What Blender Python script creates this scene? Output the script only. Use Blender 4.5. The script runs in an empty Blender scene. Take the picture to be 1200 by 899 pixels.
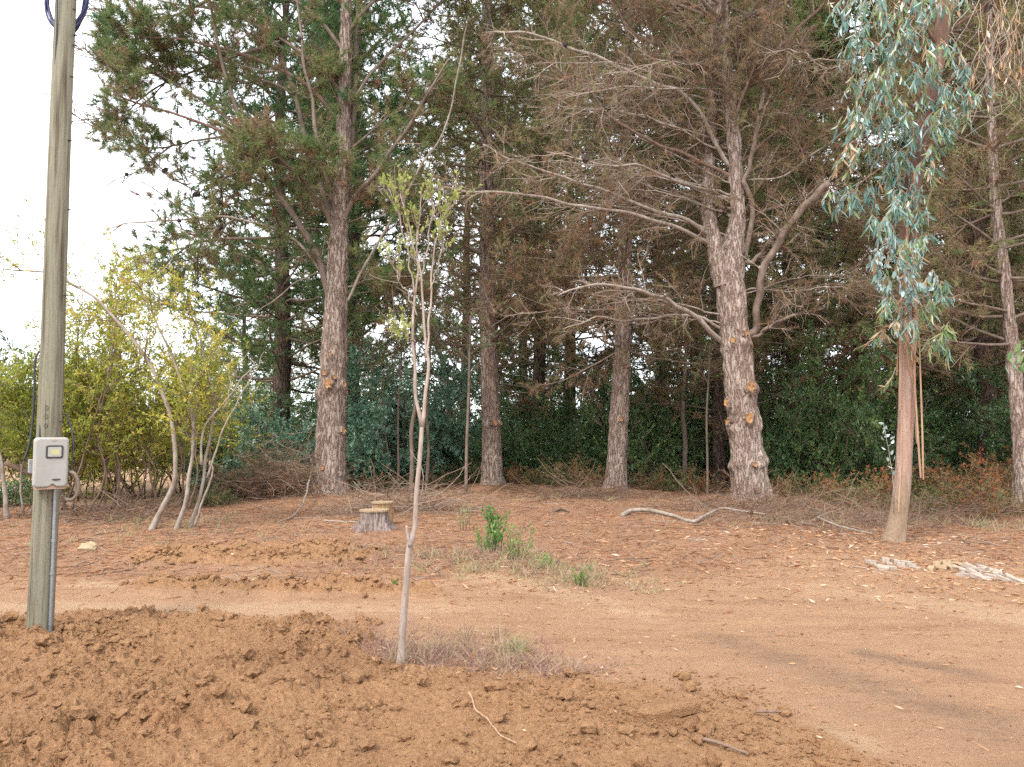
import bpy, math
import numpy as np

# ------------------------------------------------------------------ camera, sky, sun, exposure
scene = bpy.context.scene
C = scene.collection
CAM_H, PITCH, F = 1.6, math.radians(3.6), 870.0        # focal length in pixels of a 1200 px wide frame

cam_data = bpy.data.cameras.new("camera")
cam_data.sensor_width = 36.0
cam_data.lens = 36.0 * F / 1200.0
cam_data.clip_start, cam_data.clip_end = 0.05, 4000.0
camera = bpy.data.objects.new("camera", cam_data)
camera.location = (0, 0, CAM_H)
camera.rotation_euler = (math.radians(90) + PITCH, 0, 0)
C.objects.link(camera)
scene.camera = camera

SUN_EL, SUN_AZ = math.radians(52), math.radians(-150)   # azimuth from +Y towards +X: behind the camera on the left
world = bpy.data.worlds.new("World")
scene.world = world
world.use_nodes = True
world.cycles.sampling_method = 'NONE'      # an even overcast sky needs no importance map
nt = world.node_tree
nt.nodes.clear()
w_out = nt.nodes.new("ShaderNodeOutputWorld")
w_mix = nt.nodes.new("ShaderNodeMixShader")
sky = nt.nodes.new("ShaderNodeTexSky")
sky.sky_type = 'NISHITA'
sky.sun_disc = False
sky.sun_elevation = SUN_EL
sky.sun_rotation = SUN_AZ
b_sky = nt.nodes.new("ShaderNodeBackground")
b_sky.inputs['Strength'].default_value = 0.12
b_cloud = nt.nodes.new("ShaderNodeBackground")
b_cloud.inputs['Strength'].default_value = 1.0
w_tc = nt.nodes.new("ShaderNodeTexCoord")
w_map = nt.nodes.new("ShaderNodeMapping")
w_map.inputs['Scale'].default_value = (1.2, 1.2, 3.0)
w_noise = nt.nodes.new("ShaderNodeTexNoise")
w_noise.inputs['Scale'].default_value = 1.6
w_noise.inputs['Detail'].default_value = 5.0
w_ramp = nt.nodes.new("ShaderNodeValToRGB")
w_ramp.color_ramp.elements[0].position = 0.3
w_ramp.color_ramp.elements[0].color = (0.86, 0.93, 1.0, 1)
w_ramp.color_ramp.elements[1].position = 0.62
w_ramp.color_ramp.elements[1].color = (1.02, 1.03, 1.05, 1)
w_mix.inputs[0].default_value = 0.86
L = nt.links.new
L(sky.outputs[0], b_sky.inputs['Color'])
L(w_tc.outputs['Generated'], w_map.inputs['Vector'])
L(w_map.outputs[0], w_noise.inputs['Vector'])
L(w_noise.outputs['Fac'], w_ramp.inputs[0])
L(w_ramp.outputs[0], b_cloud.inputs['Color'])
L(b_sky.outputs[0], w_mix.inputs[1])
L(b_cloud.outputs[0], w_mix.inputs[2])
L(w_mix.outputs[0], w_out.inputs['Surface'])

sun_data = bpy.data.lights.new("sun", 'SUN')
sun_data.energy = 1.5
sun_data.angle = math.radians(14)
sun_data.color = (1.0, 0.95, 0.87)
sun = bpy.data.objects.new("sun", sun_data)
# the lamp shines along its -Z
sun.rotation_euler = (math.radians(90) - SUN_EL, 0, math.pi - SUN_AZ)
sun.location = (0, -10, 30)
C.objects.link(sun)

scene.view_settings.view_transform = 'Standard'
scene.view_settings.look = 'None'
scene.view_settings.gamma = 1.0
scene.view_settings.use_curve_mapping = False
scene.view_settings.exposure = 1.6
scene.render.engine = 'CYCLES'
cy = scene.cycles
cy.max_bounces = 5
cy.diffuse_bounces = 4
cy.glossy_bounces = 2
cy.transmission_bounces = 3
cy.transparent_max_bounces = 4
cy.use_denoising = False
cy.caustics_reflective = cy.caustics_refractive = False
cy.use_adaptive_sampling = True
cy.adaptive_threshold = 0.015

# ------------------------------------------------------------------ numeric helpers
rng = np.random.default_rng(7)
CP, SP = math.cos(PITCH), math.sin(PITCH)


def ray(px, py):
    cx, cyy = (px - 600.0) / F, (449.5 - py) / F
    return np.array([cx, CP - cyy * SP, SP + cyy * CP])


def at(px, py, Y):
    """Point seen at (px, py) of the 1200x899 photograph that lies Y metres ahead."""
    d = ray(px, py)
    return np.array([0, 0, CAM_H]) + d * (Y / d[1])


def gxy(px, py):
    d = ray(px, py)
    t = -CAM_H / d[2]
    return d[0] * t, d[1] * t


def unit(v):
    return v / np.maximum(np.linalg.norm(v, axis=-1, keepdims=True), 1e-9)


PERM = np.random.default_rng(3).permutation(256)
PERM = np.concatenate([PERM, PERM, PERM])
G2 = np.stack([np.cos(np.arange(256) * 2.399), np.sin(np.arange(256) * 2.399)], 1)
G3 = unit(np.random.default_rng(5).normal(size=(256, 3)))


def pn2(x, y):
    x, y = np.asarray(x, float), np.asarray(y, float)
    xi, yi = np.floor(x).astype(int), np.floor(y).astype(int)
    xf, yf = x - xi, y - yi
    xi &= 255
    yi &= 255
    u, v = xf * xf * xf * (xf * (xf * 6 - 15) + 10), yf * yf * yf * (yf * (yf * 6 - 15) + 10)

    def g(dx, dy):
        h = PERM[PERM[(xi + dx)] + yi + dy]
        return G2[h, 0] * (xf - dx) + G2[h, 1] * (yf - dy)
    a = g(0, 0) * (1 - u) + g(1, 0) * u
    b = g(0, 1) * (1 - u) + g(1, 1) * u
    return (a * (1 - v) + b * v) * 1.4


def pn3(p):
    i = np.floor(p).astype(int)
    f = p - i
    i &= 255
    w = f * f * f * (f * (f * 6 - 15) + 10)

    def g(a, b, c):
        h = PERM[PERM[PERM[i[..., 0] + a] + i[..., 1] + b] + i[..., 2] + c]
        q = G3[h]
        return q[..., 0] * (f[..., 0] - a) + q[..., 1] * (f[..., 1] - b) + q[..., 2] * (f[..., 2] - c)
    x0 = g(0, 0, 0) * (1 - w[..., 0]) + g(1, 0, 0) * w[..., 0]
    x1 = g(0, 1, 0) * (1 - w[..., 0]) + g(1, 1, 0) * w[..., 0]
    x2 = g(0, 0, 1) * (1 - w[..., 0]) + g(1, 0, 1) * w[..., 0]
    x3 = g(0, 1, 1) * (1 - w[..., 0]) + g(1, 1, 1) * w[..., 0]
    y0 = x0 * (1 - w[..., 1]) + x1 * w[..., 1]
    y1 = x2 * (1 - w[..., 1]) + x3 * w[..., 1]
    return (y0 * (1 - w[..., 2]) + y1 * w[..., 2]) * 1.5


def smooth(a, b, x):
    t = np.clip((x - a) / (b - a), 0, 1)
    return t * t * (3 - 2 * t)


def fbm2(x, y, o=4):
    s, a = 0.0, 1.0
    for k in range(o):
        s = s + a * pn2(x * 2 ** k + 17.3 * k, y * 2 ** k - 9.1 * k)
        a *= 0.5
    return s


# ------------------------------------------------------------------ objects and tags
ORIG = {}


def thing(name, label, cat, loc, group=None, kind=None):
    o = bpy.data.objects.new(name, None)
    o.empty_display_size = 0.2
    C.objects.link(o)
    o.location = [float(v) for v in loc]
    tag(o, label, cat, group, kind)
    ORIG[o.name] = np.array(loc, float)
    return o


def tag(o, label=None, cat=None, group=None, kind=None):
    if label:
        o["label"] = label
    if cat:
        o["category"] = cat
    if group:
        o["group"] = group
    if kind:
        o["kind"] = kind
    return o


def mesh_data(name, V, Fs, mats=(), attrs=None, smoothed=False, mi=None):
    V = np.ascontiguousarray(V, dtype=np.float32).reshape(-1, 3)
    if not isinstance(Fs, (list, tuple)):
        Fs = [Fs]
    Fs = [np.asarray(f, dtype=np.int32) for f in Fs if len(f)]
    me = bpy.data.meshes.new(name)
    me.vertices.add(len(V))
    me.vertices.foreach_set("co", V.ravel())
    nl = sum(f.size for f in Fs)
    nf = sum(len(f) for f in Fs)
    me.loops.add(nl)
    me.loops.foreach_set("vertex_index", np.concatenate([f.ravel() for f in Fs]).astype(np.int32))
    me.polygons.add(nf)
    tot = np.concatenate([np.full(len(f), f.shape[1], np.int32) for f in Fs])
    start = np.concatenate([[0], np.cumsum(tot)[:-1]]).astype(np.int32)
    me.polygons.foreach_set("loop_start", start)
    me.polygons.foreach_set("loop_total", tot)
    me.polygons.foreach_set("use_smooth", np.full(nf, bool(smoothed)))
    for m in (mats if isinstance(mats, (list, tuple)) else [mats]):
        me.materials.append(m)
    if mi is not None:
        me.polygons.foreach_set("material_index", np.asarray(mi, np.int32))
    for k, a in (attrs or {}).items():
        at_ = me.attributes.new(k, 'FLOAT', 'POINT')
        at_.data.foreach_set("value", np.ascontiguousarray(a, dtype=np.float32))
    me.update(calc_edges=True)
    me.validate()
    return me


def obj(name, V, Fs, mat, parent=None, attrs=None, smoothed=False, kind=None, mi=None, origin=None):
    """Mesh from world-space vertices; under a parent they are stored relative to the thing's base."""
    V = np.asarray(V, float).reshape(-1, 3)
    base = ORIG[parent.name] if parent is not None else (np.array(origin, float) if origin is not None else np.zeros(3))
    me = mesh_data(name, V - base, Fs, mat, attrs, smoothed, mi)
    o = bpy.data.objects.new(name, me)
    C.objects.link(o)
    if parent is not None:
        o.parent = parent
    else:
        o.location = base
    ORIG[o.name] = base
    if kind:
        o["kind"] = kind
    return o


def copy_tree(o, parent=None):
    c = o.copy()
    C.objects.link(c)
    c.parent = parent
    for ch in o.children:
        copy_tree(ch, c)
    return c


class Acc:
    """Collects pieces of one mesh."""

    def __init__(s):
        s.V, s.F3, s.F4, s.A, s.n = [], [], [], [], 0

    def add(s, V, Fc, tint=None):
        V = np.asarray(V, float).reshape(-1, 3)
        Fc = np.asarray(Fc)
        if not len(V):
            return
        (s.F3 if Fc.shape[1] == 3 else s.F4).append(Fc + s.n)
        s.V.append(V)
        if tint is None:
            tint = np.zeros(len(V))
        s.A.append(np.broadcast_to(np.asarray(tint, float), (len(V),)))
        s.n += len(V)

    def build(s, name, mat, parent=None, smoothed=False, kind=None, extra=None):
        fs = []
        if s.F4:
            fs.append(np.concatenate(s.F4))
        if s.F3:
            fs.append(np.concatenate(s.F3))
        at_ = {'tint': np.concatenate(s.A)}
        V = np.concatenate(s.V)
        if extra:
            for k, v in extra.items():
                at_[k] = np.full(len(V), v)
        return obj(name, V, fs, mat, parent, at_, smoothed, kind)


# ------------------------------------------------------------------ shape makers
def catmull(pts, n):
    P = np.asarray(pts, float)
    P = np.vstack([2 * P[0] - P[1], P, 2 * P[-1] - P[-2]])
    m = len(P) - 3
    t = np.linspace(0, m - 1e-6, n)
    i = t.astype(int)
    u = (t - i)[:, None]
    a, b, c, d = P[i], P[i + 1], P[i + 2], P[i + 3]
    return 0.5 * (2 * b + (c - a) * u + (2 * a - 5 * b + 4 * c - d) * u ** 2 + (3 * b - a - 3 * c + d) * u ** 3)


def frames(P):
    T = unit(np.gradient(P, axis=1))
    M = unit(P[:, -1] - P[:, 0] + 1e-6)
    ref = np.where(np.abs(M[:, 2:3]) > 0.8, np.array([[1.0, 0, 0]]), np.array([[0, 0, 1.0]]))
    A = unit(np.cross(T, ref[:, None, :]))
    B = np.cross(T, A)
    return T, A, B


def tubes(P, R, S=4, caps=False):
    """P (N,K,3), R (N,K) -> vertices, quads (+ cap triangles when caps)."""
    P = np.asarray(P, float)
    N, K = P.shape[:2]
    R = np.broadcast_to(R, (N, K))
    T, A, B = frames(P)
    th = np.arange(S) * 2 * math.pi / S
    off = A[:, :, None, :] * np.cos(th)[None, None, :, None] + B[:, :, None, :] * np.sin(th)[None, None, :, None]
    V = (P[:, :, None, :] + off * R[:, :, None, None]).reshape(-1, 3)
    n, k, s = np.meshgrid(np.arange(N), np.arange(K - 1), np.arange(S), indexing='ij')
    b = n * K * S + k * S
    s2 = (s + 1) % S
    Q = np.stack([b + s, b + s2, b + S + s2, b + S + s], -1).reshape(-1, 4)
    if not caps:
        return V, Q
    nb = len(V)
    V = np.vstack([V, P[:, 0], P[:, -1]])
    n, s = np.meshgrid(np.arange(N), np.arange(S), indexing='ij')
    c0 = np.stack([nb + n, n * K * S + (s + 1) % S, n * K * S + s], -1).reshape(-1, 3)
    e = n * K * S + (K - 1) * S
    c1 = np.stack([nb + N + n, e + s, e + (s + 1) % S], -1).reshape(-1, 3)
    return V, Q, np.vstack([c0, c1])


def ribbons(P, W, r=None):
    """Flat two-sided strips for twigs too thin to show their roundness."""
    r = r or rng
    N, K = P.shape[:2]
    q = unit(np.cross(P[:, -1] - P[:, 0], r.normal(size=(N, 3))))
    w = np.broadcast_to(W, (N, K))[..., None]
    V = np.stack([P - q[:, None] * w, P + q[:, None] * w], 2).reshape(-1, 3)
    n, k = np.meshgrid(np.arange(N), np.arange(K - 1), indexing='ij')
    b = n * K * 2 + k * 2
    return V, np.stack([b, b + 1, b + 3, b + 2], -1).reshape(-1, 4)


def grow(S, D, Ln, K=6, wander=0.15, lift=0.0, r=None):
    """N polylines that start at S along D; lift bends them up (+) or down (-) along their way."""
    r = r or rng
    S, D = np.asarray(S, float), unit(np.asarray(D, float))
    N = len(S)
    P = np.empty((N, K, 3))
    P[:, 0] = S
    Ln = np.broadcast_to(Ln, (N,))
    lift = np.broadcast_to(lift, (N,))
    for k in range(1, K):
        D = D + r.normal(size=(N, 3)) * wander
        D[:, 2] += lift / K
        D = unit(D)
        P[:, k] = P[:, k - 1] + D * (Ln / (K - 1))[:, None]
    return P


def along(P, n, t0=0.1, t1=1.0, r=None):
    """n random stations on each polyline: positions, tangents, parameter."""
    r = r or rng
    N, K = P.shape[:2]
    t = r.uniform(t0, t1, size=(N, n))
    f = t * (K - 1)
    i = np.minimum(f.astype(int), K - 2)
    u = (f - i)[..., None]
    idx = np.arange(N)[:, None]
    a, b = P[idx, i], P[idx, i + 1]
    return (a * (1 - u) + b * u).reshape(-1, 3), unit(b - a).reshape(-1, 3), t.reshape(-1)


def side_dirs(T, ang0, ang1, flat=0.5, r=None):
    r = r or rng
    q = r.normal(size=T.shape)
    q[:, 2] *= flat
    q = unit(q - T * np.sum(q * T, 1, keepdims=True))
    a = r.uniform(ang0, ang1, size=len(T))[:, None]
    return unit(T * np.cos(a) + q * np.sin(a))


def needles(P, D, Ln, W, r=None):
    r = r or rng
    N = len(P)
    D = unit(D)
    q = unit(np.cross(D, r.normal(size=(N, 3)))) * (np.broadcast_to(W, (N,)) * 0.5)[:, None]
    tip = P + D * np.broadcast_to(Ln, (N,))[:, None]
    V = np.stack([P - q, P + q, tip], 1).reshape(-1, 3)
    return V, np.arange(3 * N).reshape(-1, 3)


def leaf_quads(P, D, Ln, W, r=None, fold=0.25):
    r = r or rng
    N = len(P)
    D = unit(D)
    q = unit(np.cross(D, r.normal(size=(N, 3))))
    nrm = np.cross(D, q)
    Ln = np.broadcast_to(Ln, (N,))[:, None]
    W = np.broadcast_to(W, (N,))[:, None]
    mid = P + D * Ln * 0.45
    V = np.stack([P, mid + q * W * 0.5 + nrm * W * fold, P + D * Ln, mid - q * W * 0.5 + nrm * W * fold], 1).reshape(-1, 3)
    i = np.arange(N)[:, None] * 4
    return V, np.vstack([i + np.array([[0, 1, 2]]), i + np.array([[0, 2, 3]])])


def box(cx, cy_, cz, sx, sy, sz):
    v = np.array([[x, y, z] for x in (-.5, .5) for y in (-.5, .5) for z in (-.5, .5)]) * [sx, sy, sz] + [cx, cy_, cz]
    f = np.array([[0, 1, 3, 2], [4, 6, 7, 5], [0, 4, 5, 1], [2, 3, 7, 6], [0, 2, 6, 4], [1, 5, 7, 3]])
    return v, f


def ico(sub=1):
    t = (1 + 5 ** .5) / 2
    v = [(-1, t, 0), (1, t, 0), (-1, -t, 0), (1, -t, 0), (0, -1, t), (0, 1, t), (0, -1, -t), (0, 1, -t), (t, 0, -1), (t, 0, 1), (-t, 0, -1), (-t, 0, 1)]
    f = [(0, 11, 5), (0, 5, 1), (0, 1, 7), (0, 7, 10), (0, 10, 11), (1, 5, 9), (5, 11, 4), (11, 10, 2), (10, 7, 6), (7, 1, 8), (3, 9, 4), (3, 4, 2), (3, 2, 6), (3, 6, 8), (3, 8, 9), (4, 9, 5), (2, 4, 11), (6, 2, 10), (8, 6, 7), (9, 8, 1)]
    v = [np.array(a, float) / np.linalg.norm(a) for a in v]
    for _ in range(sub):
        cache, nf = {}, []

        def mid(a, b):
            k = (min(a, b), max(a, b))
            if k not in cache:
                m = v[a] + v[b]
                v.append(m / np.linalg.norm(m))
                cache[k] = len(v) - 1
            return cache[k]
        for a, b, c in f:
            ab, bc, ca = mid(a, b), mid(b, c), mid(c, a)
            nf += [(a, ab, ca), (b, bc, ab), (c, ca, bc), (ab, bc, ca)]
        f = nf
    return np.array(v), np.array(f)


# ------------------------------------------------------------------ materials
def new_mat(name):
    m = bpy.data.materials.new(name)
    m.use_nodes = True
    t = m.node_tree
    t.nodes.clear()
    o = t.nodes.new("ShaderNodeOutputMaterial")
    return m, t, o


def node(t, kind, **kw):
    n = t.nodes.new(kind)
    for k, v in kw.items():
        if k in n.inputs:
            n.inputs[k].default_value = v
        else:
            setattr(n, k, v)
    return n


def ramp(t, stops, interp='LINEAR'):
    r = t.nodes.new("ShaderNodeValToRGB")
    r.color_ramp.interpolation = interp
    e = r.color_ramp.elements
    while len(e) < len(stops):
        e.new(0.5)
    for el, (p, c) in zip(e, stops):
        el.position = p
        el.color = (*c, 1)
    return r


def coords(t, scale=(1, 1, 1)):
    tc = t.nodes.new("ShaderNodeTexCoord")
    mp = t.nodes.new("ShaderNodeMapping")
    mp.inputs['Scale'].default_value = scale
    t.links.new(tc.outputs['Object'], mp.inputs['Vector'])
    return mp.outputs[0]


def leaf_mat(name, stops, trans=0.3, rough=0.55, spec=0.0, shift=True):
    """Leaf colour from each leaf's own 'tint' (0 fresh .. 1 dead)."""
    m, t, o = new_mat(name)
    a = node(t, "ShaderNodeAttribute", attribute_name='tint')
    src = a.outputs['Fac']
    if shift:
        oi = t.nodes.new("ShaderNodeObjectInfo")
        sep = t.nodes.new("ShaderNodeSeparateColor")
        t.links.new(oi.outputs['Color'], sep.inputs[0])
        ad = node(t, "ShaderNodeMath", operation='ADD')
        t.links.new(src, ad.inputs[0])
        t.links.new(sep.outputs[0], ad.inputs[1])
        sb = node(t, "ShaderNodeMath", operation='SUBTRACT', use_clamp=True)
        t.links.new(ad.outputs[0], sb.inputs[0])
        sb.inputs[1].default_value = 1.0
        src = sb.outputs[0]
    r = ramp(t, stops)
    t.links.new(src, r.inputs[0])
    d = t.nodes.new("ShaderNodeBsdfDiffuse")
    tr = t.nodes.new("ShaderNodeBsdfTranslucent")
    t.links.new(r.outputs[0], d.inputs['Color'])
    t.links.new(r.outputs[0], tr.inputs['Color'])
    mx = t.nodes.new("ShaderNodeMixShader")
    mx.inputs[0].default_value = trans
    t.links.new(d.outputs[0], mx.inputs[1])
    t.links.new(tr.outputs[0], mx.inputs[2])
    last = mx
    if spec:
        g = node(t, "ShaderNodeBsdfGlossy", Roughness=rough)
        g.inputs['Color'].default_value = (1, 1, 1, 1)
        m2 = t.nodes.new("ShaderNodeMixShader")
        fr = node(t, "ShaderNodeFresnel", IOR=1.35)
        ml = node(t, "ShaderNodeMath", operation='MULTIPLY')
        ml.inputs[1].default_value = spec
        t.links.new(fr.outputs[0], ml.inputs[0])
        t.links.new(ml.outputs[0], m2.inputs[0])
        t.links.new(mx.outputs[0], m2.inputs[1])
        t.links.new(g.outputs[0], m2.inputs[2])
        last = m2
    t.links.new(last.outputs[0], o.inputs['Surface'])
    return m


def rough_mat(name, stops, scale=(8, 8, 8), detail=6, nscale=1.0, bump=0.3, bscale=None, dist=0.02, rough=0.85, spec=0.2, metal=0.0, distort=0.0):
    """Noise coloured solid with fine relief."""
    m, t, o = new_mat(name)
    v = coords(t, scale)
    n = node(t, "ShaderNodeTexNoise", Scale=nscale, Detail=detail, Roughness=0.62, Distortion=distort)
    t.links.new(v, n.inputs['Vector'])
    r = ramp(t, stops)
    t.links.new(n.outputs['Fac'], r.inputs[0])
    p = node(t, "ShaderNodeBsdfPrincipled", Roughness=rough, Metallic=metal)
    p.inputs['Specular IOR Level'].default_value = spec
    t.links.new(r.outputs[0], p.inputs['Base Color'])
    if bump:
        v2 = coords(t, bscale or scale)
        n2 = node(t, "ShaderNodeTexNoise", Scale=2.0, Detail=5, Roughness=0.65)
        t.links.new(v2, n2.inputs['Vector'])
        b = node(t, "ShaderNodeBump", Strength=bump, Distance=dist)
        t.links.new(n2.outputs['Fac'], b.inputs['Height'])
        t.links.new(b.outputs[0], p.inputs['Normal'])
    t.links.new(p.outputs[0], o.inputs['Surface'])
    return m


def bark_mat(name, plate, furrow, pale, sx=20.0, sz=3.6, bump=0.9):
    """Fissured conifer bark: long uneven plates between redder furrows, two sizes of them."""
    m, t, o = new_mat(name)
    v = coords(t, (sx, sx, sz))
    wn = node(t, "ShaderNodeTexNoise", Scale=0.45, Detail=5, Roughness=0.6)
    t.links.new(v, wn.inputs['Vector'])
    ad = node(t, "ShaderNodeVectorMath", operation='MULTIPLY_ADD')
    t.links.new(wn.outputs['Color'], ad.inputs[0])
    ad.inputs[1].default_value = (3.2, 3.2, 3.2)
    t.links.new(v, ad.inputs[2])
    n1 = node(t, "ShaderNodeTexNoise", Scale=0.85, Detail=3, Roughness=0.55)
    t.links.new(ad.outputs[0], n1.inputs['Vector'])
    # ridged: the furrows follow the mid level of the noise
    sb = node(t, "ShaderNodeMath", operation='SUBTRACT')
    t.links.new(n1.outputs['Fac'], sb.inputs[0])
    sb.inputs[1].default_value = 0.5
    ab = node(t, "ShaderNodeMath", operation='ABSOLUTE')
    t.links.new(sb.outputs[0], ab.inputs[0])
    edge = ramp(t, [(0.0, (0, 0, 0)), (0.035, (0.55, 0.55, 0.55)), (0.10, (1, 1, 1))])
    t.links.new(ab.outputs[0], edge.inputs[0])
    fn = node(t, "ShaderNodeTexNoise", Scale=2.2, Detail=7, Roughness=0.72)
    t.links.new(ad.outputs[0], fn.inputs['Vector'])
    big = node(t, "ShaderNodeTexNoise", Scale=0.12, Detail=4)
    t.links.new(v, big.inputs['Vector'])
    av = node(t, "ShaderNodeMath", operation='MULTIPLY_ADD')
    t.links.new(big.outputs['Fac'], av.inputs[0])
    av.inputs[1].default_value = 0.55
    sc = node(t, "ShaderNodeMath", operation='MULTIPLY')
    t.links.new(fn.outputs['Fac'], sc.inputs[0])
    sc.inputs[1].default_value = 0.5
    t.links.new(sc.outputs[0], av.inputs[2])
    pr = ramp(t, [(0.38, plate), (0.66, pale)])
    t.links.new(av.outputs[0], pr.inputs[0])
    mx = node(t, "ShaderNodeMix", data_type='RGBA')
    t.links.new(edge.outputs[0], mx.inputs[0])
    mx.inputs[6].default_value = (*furrow, 1)
    t.links.new(pr.outputs[0], mx.inputs[7])
    p = node(t, "ShaderNodeBsdfPrincipled", Roughness=0.9)
    p.inputs['Specular IOR Level'].default_value = 0.12
    t.links.new(mx.outputs[2], p.inputs['Base Color'])
    sm = node(t, "ShaderNodeMath", operation='MULTIPLY_ADD')
    t.links.new(fn.outputs['Fac'], sm.inputs[0])
    sm.inputs[1].default_value = 0.8
    t.links.new(edge.outputs[0], sm.inputs[2])
    b = node(t, "ShaderNodeBump", Strength=bump, Distance=0.03)
    t.links.new(sm.outputs[0], b.inputs['Height'])
    t.links.new(b.outputs[0], p.inputs['Normal'])
    t.links.new(p.outputs[0], o.inputs['Surface'])
    return m


def plain_mat(name, col, rough=0.5, metal=0.0, spec=0.4, var=0.12):
    c2 = tuple(c * (1 - var) for c in col)
    c3 = tuple(min(1, c * (1 + var)) for c in col)
    return rough_mat(name, [(0.3, c2), (0.7, c3)], scale=(14, 14, 14), bump=0.05, rough=rough, metal=metal, spec=spec)


def soil_mat():
    m, t, o = new_mat("soil")
    v = coords(t)

    def nz(sc, det=5, ro=0.6):
        n = node(t, "ShaderNodeTexNoise", Scale=sc, Detail=det, Roughness=ro)
        t.links.new(v, n.inputs['Vector'])
        return n.outputs['Fac']

    def attr(k):
        return node(t, "ShaderNodeAttribute", attribute_name=k).outputs['Fac']

    def mix(f, a, b):
        x = node(t, "ShaderNodeMix", data_type='RGBA')
        t.links.new(f, x.inputs[0])
        t.links.new(a, x.inputs[6])
        t.links.new(b, x.inputs[7])
        return x.outputs[2]

    def rmp(f, stops):
        r = ramp(t, stops)
        t.links.new(f, r.inputs[0])
        return r.outputs[0]

    def sharpen(f, n, k=0.9, lo=0.38, hi=0.62):
        """a zone with a ragged border"""
        a = node(t, "ShaderNodeMath", operation='SUBTRACT')
        t.links.new(n, a.inputs[0])
        a.inputs[1].default_value = 0.5
        b = node(t, "ShaderNodeMath", operation='MULTIPLY_ADD')
        t.links.new(a.outputs[0], b.inputs[0])
        b.inputs[1].default_value = k
        t.links.new(f, b.inputs[2])
        c = node(t, "ShaderNodeMapRange", interpolation_type='SMOOTHSTEP')
        t.links.new(b.outputs[0], c.inputs['Value'])
        c.inputs['From Min'].default_value = lo
        c.inputs['From Max'].default_value = hi
        return c.outputs[0]

    big, med, fine, vf = nz(0.9, 6), nz(7, 6, .65), nz(38, 5, .7), nz(150, 3, .7)
    tilled = mix(med, rmp(fine, [(0.3, (0.258, 0.130, 0.065)), (0.7, (0.454, 0.253, 0.131))]),
                 rmp(fine, [(0.32, (0.335, 0.178, 0.090)), (0.68, (0.542, 0.320, 0.174))]))
    tilled = mix(rmp(big, [(0.55, (0, 0, 0)), (0.72, (0.600, 0.558, 0.516))]), tilled, rmp(med, [(0.3, (0.369, 0.181, 0.089)), (0.7, (0.483, 0.248, 0.128))]))
    tilled = mix(rmp(big, [(0.34, (.38, .38, .38)), (0.48, (0, 0, 0))]), tilled, rmp(fine, [(0.3, (0.165, 0.080, 0.042)), (0.7, (0.300, 0.160, 0.088))]))
    road = mix(big, rmp(fine, [(0.3, (0.355, 0.202, 0.119)), (0.7, (0.481, 0.289, 0.177))]),
               rmp(med, [(0.3, (0.412, 0.239, 0.140)), (0.7, (0.522, 0.319, 0.197))]))
    road = mix(rmp(vf, [(0.56, (0, 0, 0)), (0.72, (0.624, 0.564, 0.516))]), road, rmp(fine, [(0.4, (0.244, 0.114, 0.058)), (0.6, (0.330, 0.169, 0.094))]))
    tc2 = t.nodes.new("ShaderNodeTexCoord")
    mp2 = t.nodes.new("ShaderNodeMapping")
    mp2.inputs['Rotation'].default_value = (0, 0, 0.16)
    mp2.inputs['Scale'].default_value = (0.45, 4.2, 1)
    t.links.new(tc2.outputs['Object'], mp2.inputs['Vector'])
    sn = node(t, "ShaderNodeTexNoise", Scale=1.0, Detail=7, Roughness=0.66)
    t.links.new(mp2.outputs[0], sn.inputs['Vector'])
    streak = sn.outputs['Fac']
    road = mix(rmp(streak, [(0.50, (0, 0, 0)), (0.66, (0.816, 0.736, 0.672))]), road, rmp(fine, [(0.3, (0.428, 0.248, 0.139)), (0.7, (0.530, 0.322, 0.189))]))
    road = mix(rmp(streak, [(0.30, (0.765, 0.690, 0.630)), (0.46, (0, 0, 0))]), road, rmp(fine, [(0.3, (0.230, 0.124, 0.071)), (0.7, (0.326, 0.184, 0.108))]))
    litter = mix(med, rmp(fine, [(0.28, (0.234, 0.119, 0.071)), (0.7, (0.451, 0.261, 0.158))]),
                 rmp(vf, [(0.3, (0.288, 0.152, 0.088)), (0.7, (0.490, 0.307, 0.196))]))
    litter = mix(rmp(big, [(0.42, (0, 0, 0)), (0.70, (.75, .75, .75))]), litter, rmp(fine, [(0.3, (0.320, 0.166, 0.099)), (0.7, (0.449, 0.262, 0.167))]))
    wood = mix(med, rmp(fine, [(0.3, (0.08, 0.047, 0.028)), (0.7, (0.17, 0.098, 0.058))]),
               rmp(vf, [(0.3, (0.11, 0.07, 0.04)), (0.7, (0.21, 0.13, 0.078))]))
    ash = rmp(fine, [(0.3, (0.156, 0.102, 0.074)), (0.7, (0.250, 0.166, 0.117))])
    pale = rmp(fine, [(0.3, (0.453, 0.284, 0.169)), (0.7, (0.553, 0.365, 0.230))])
    col = litter
    col = mix(sharpen(attr('road'), med, 1.0), col, road)
    col = mix(sharpen(attr('pale'), med, 1.1, 0.3, 0.8), col, pale)
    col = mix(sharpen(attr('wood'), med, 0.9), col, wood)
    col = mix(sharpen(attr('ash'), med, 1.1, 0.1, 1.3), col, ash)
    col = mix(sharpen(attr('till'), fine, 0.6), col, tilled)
    p = node(t, "ShaderNodeBsdfPrincipled", Roughness=0.95)
    p.inputs['Specular IOR Level'].default_value = 0.08
    t.links.new(col, p.inputs['Base Color'])
    sm = node(t, "ShaderNodeMath", operation='MULTIPLY_ADD')
    t.links.new(vf, sm.inputs[0])
    sm.inputs[1].default_value = 0.75
    t.links.new(fine, sm.inputs[2])
    b = node(t, "ShaderNodeBump", Strength=1.0, Distance=0.04)
    t.links.new(sm.outputs[0], b.inputs['Height'])
    t.links.new(b.outputs[0], p.inputs['Normal'])
    t.links.new(p.outputs[0], o.inputs['Surface'])
    return m


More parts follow.
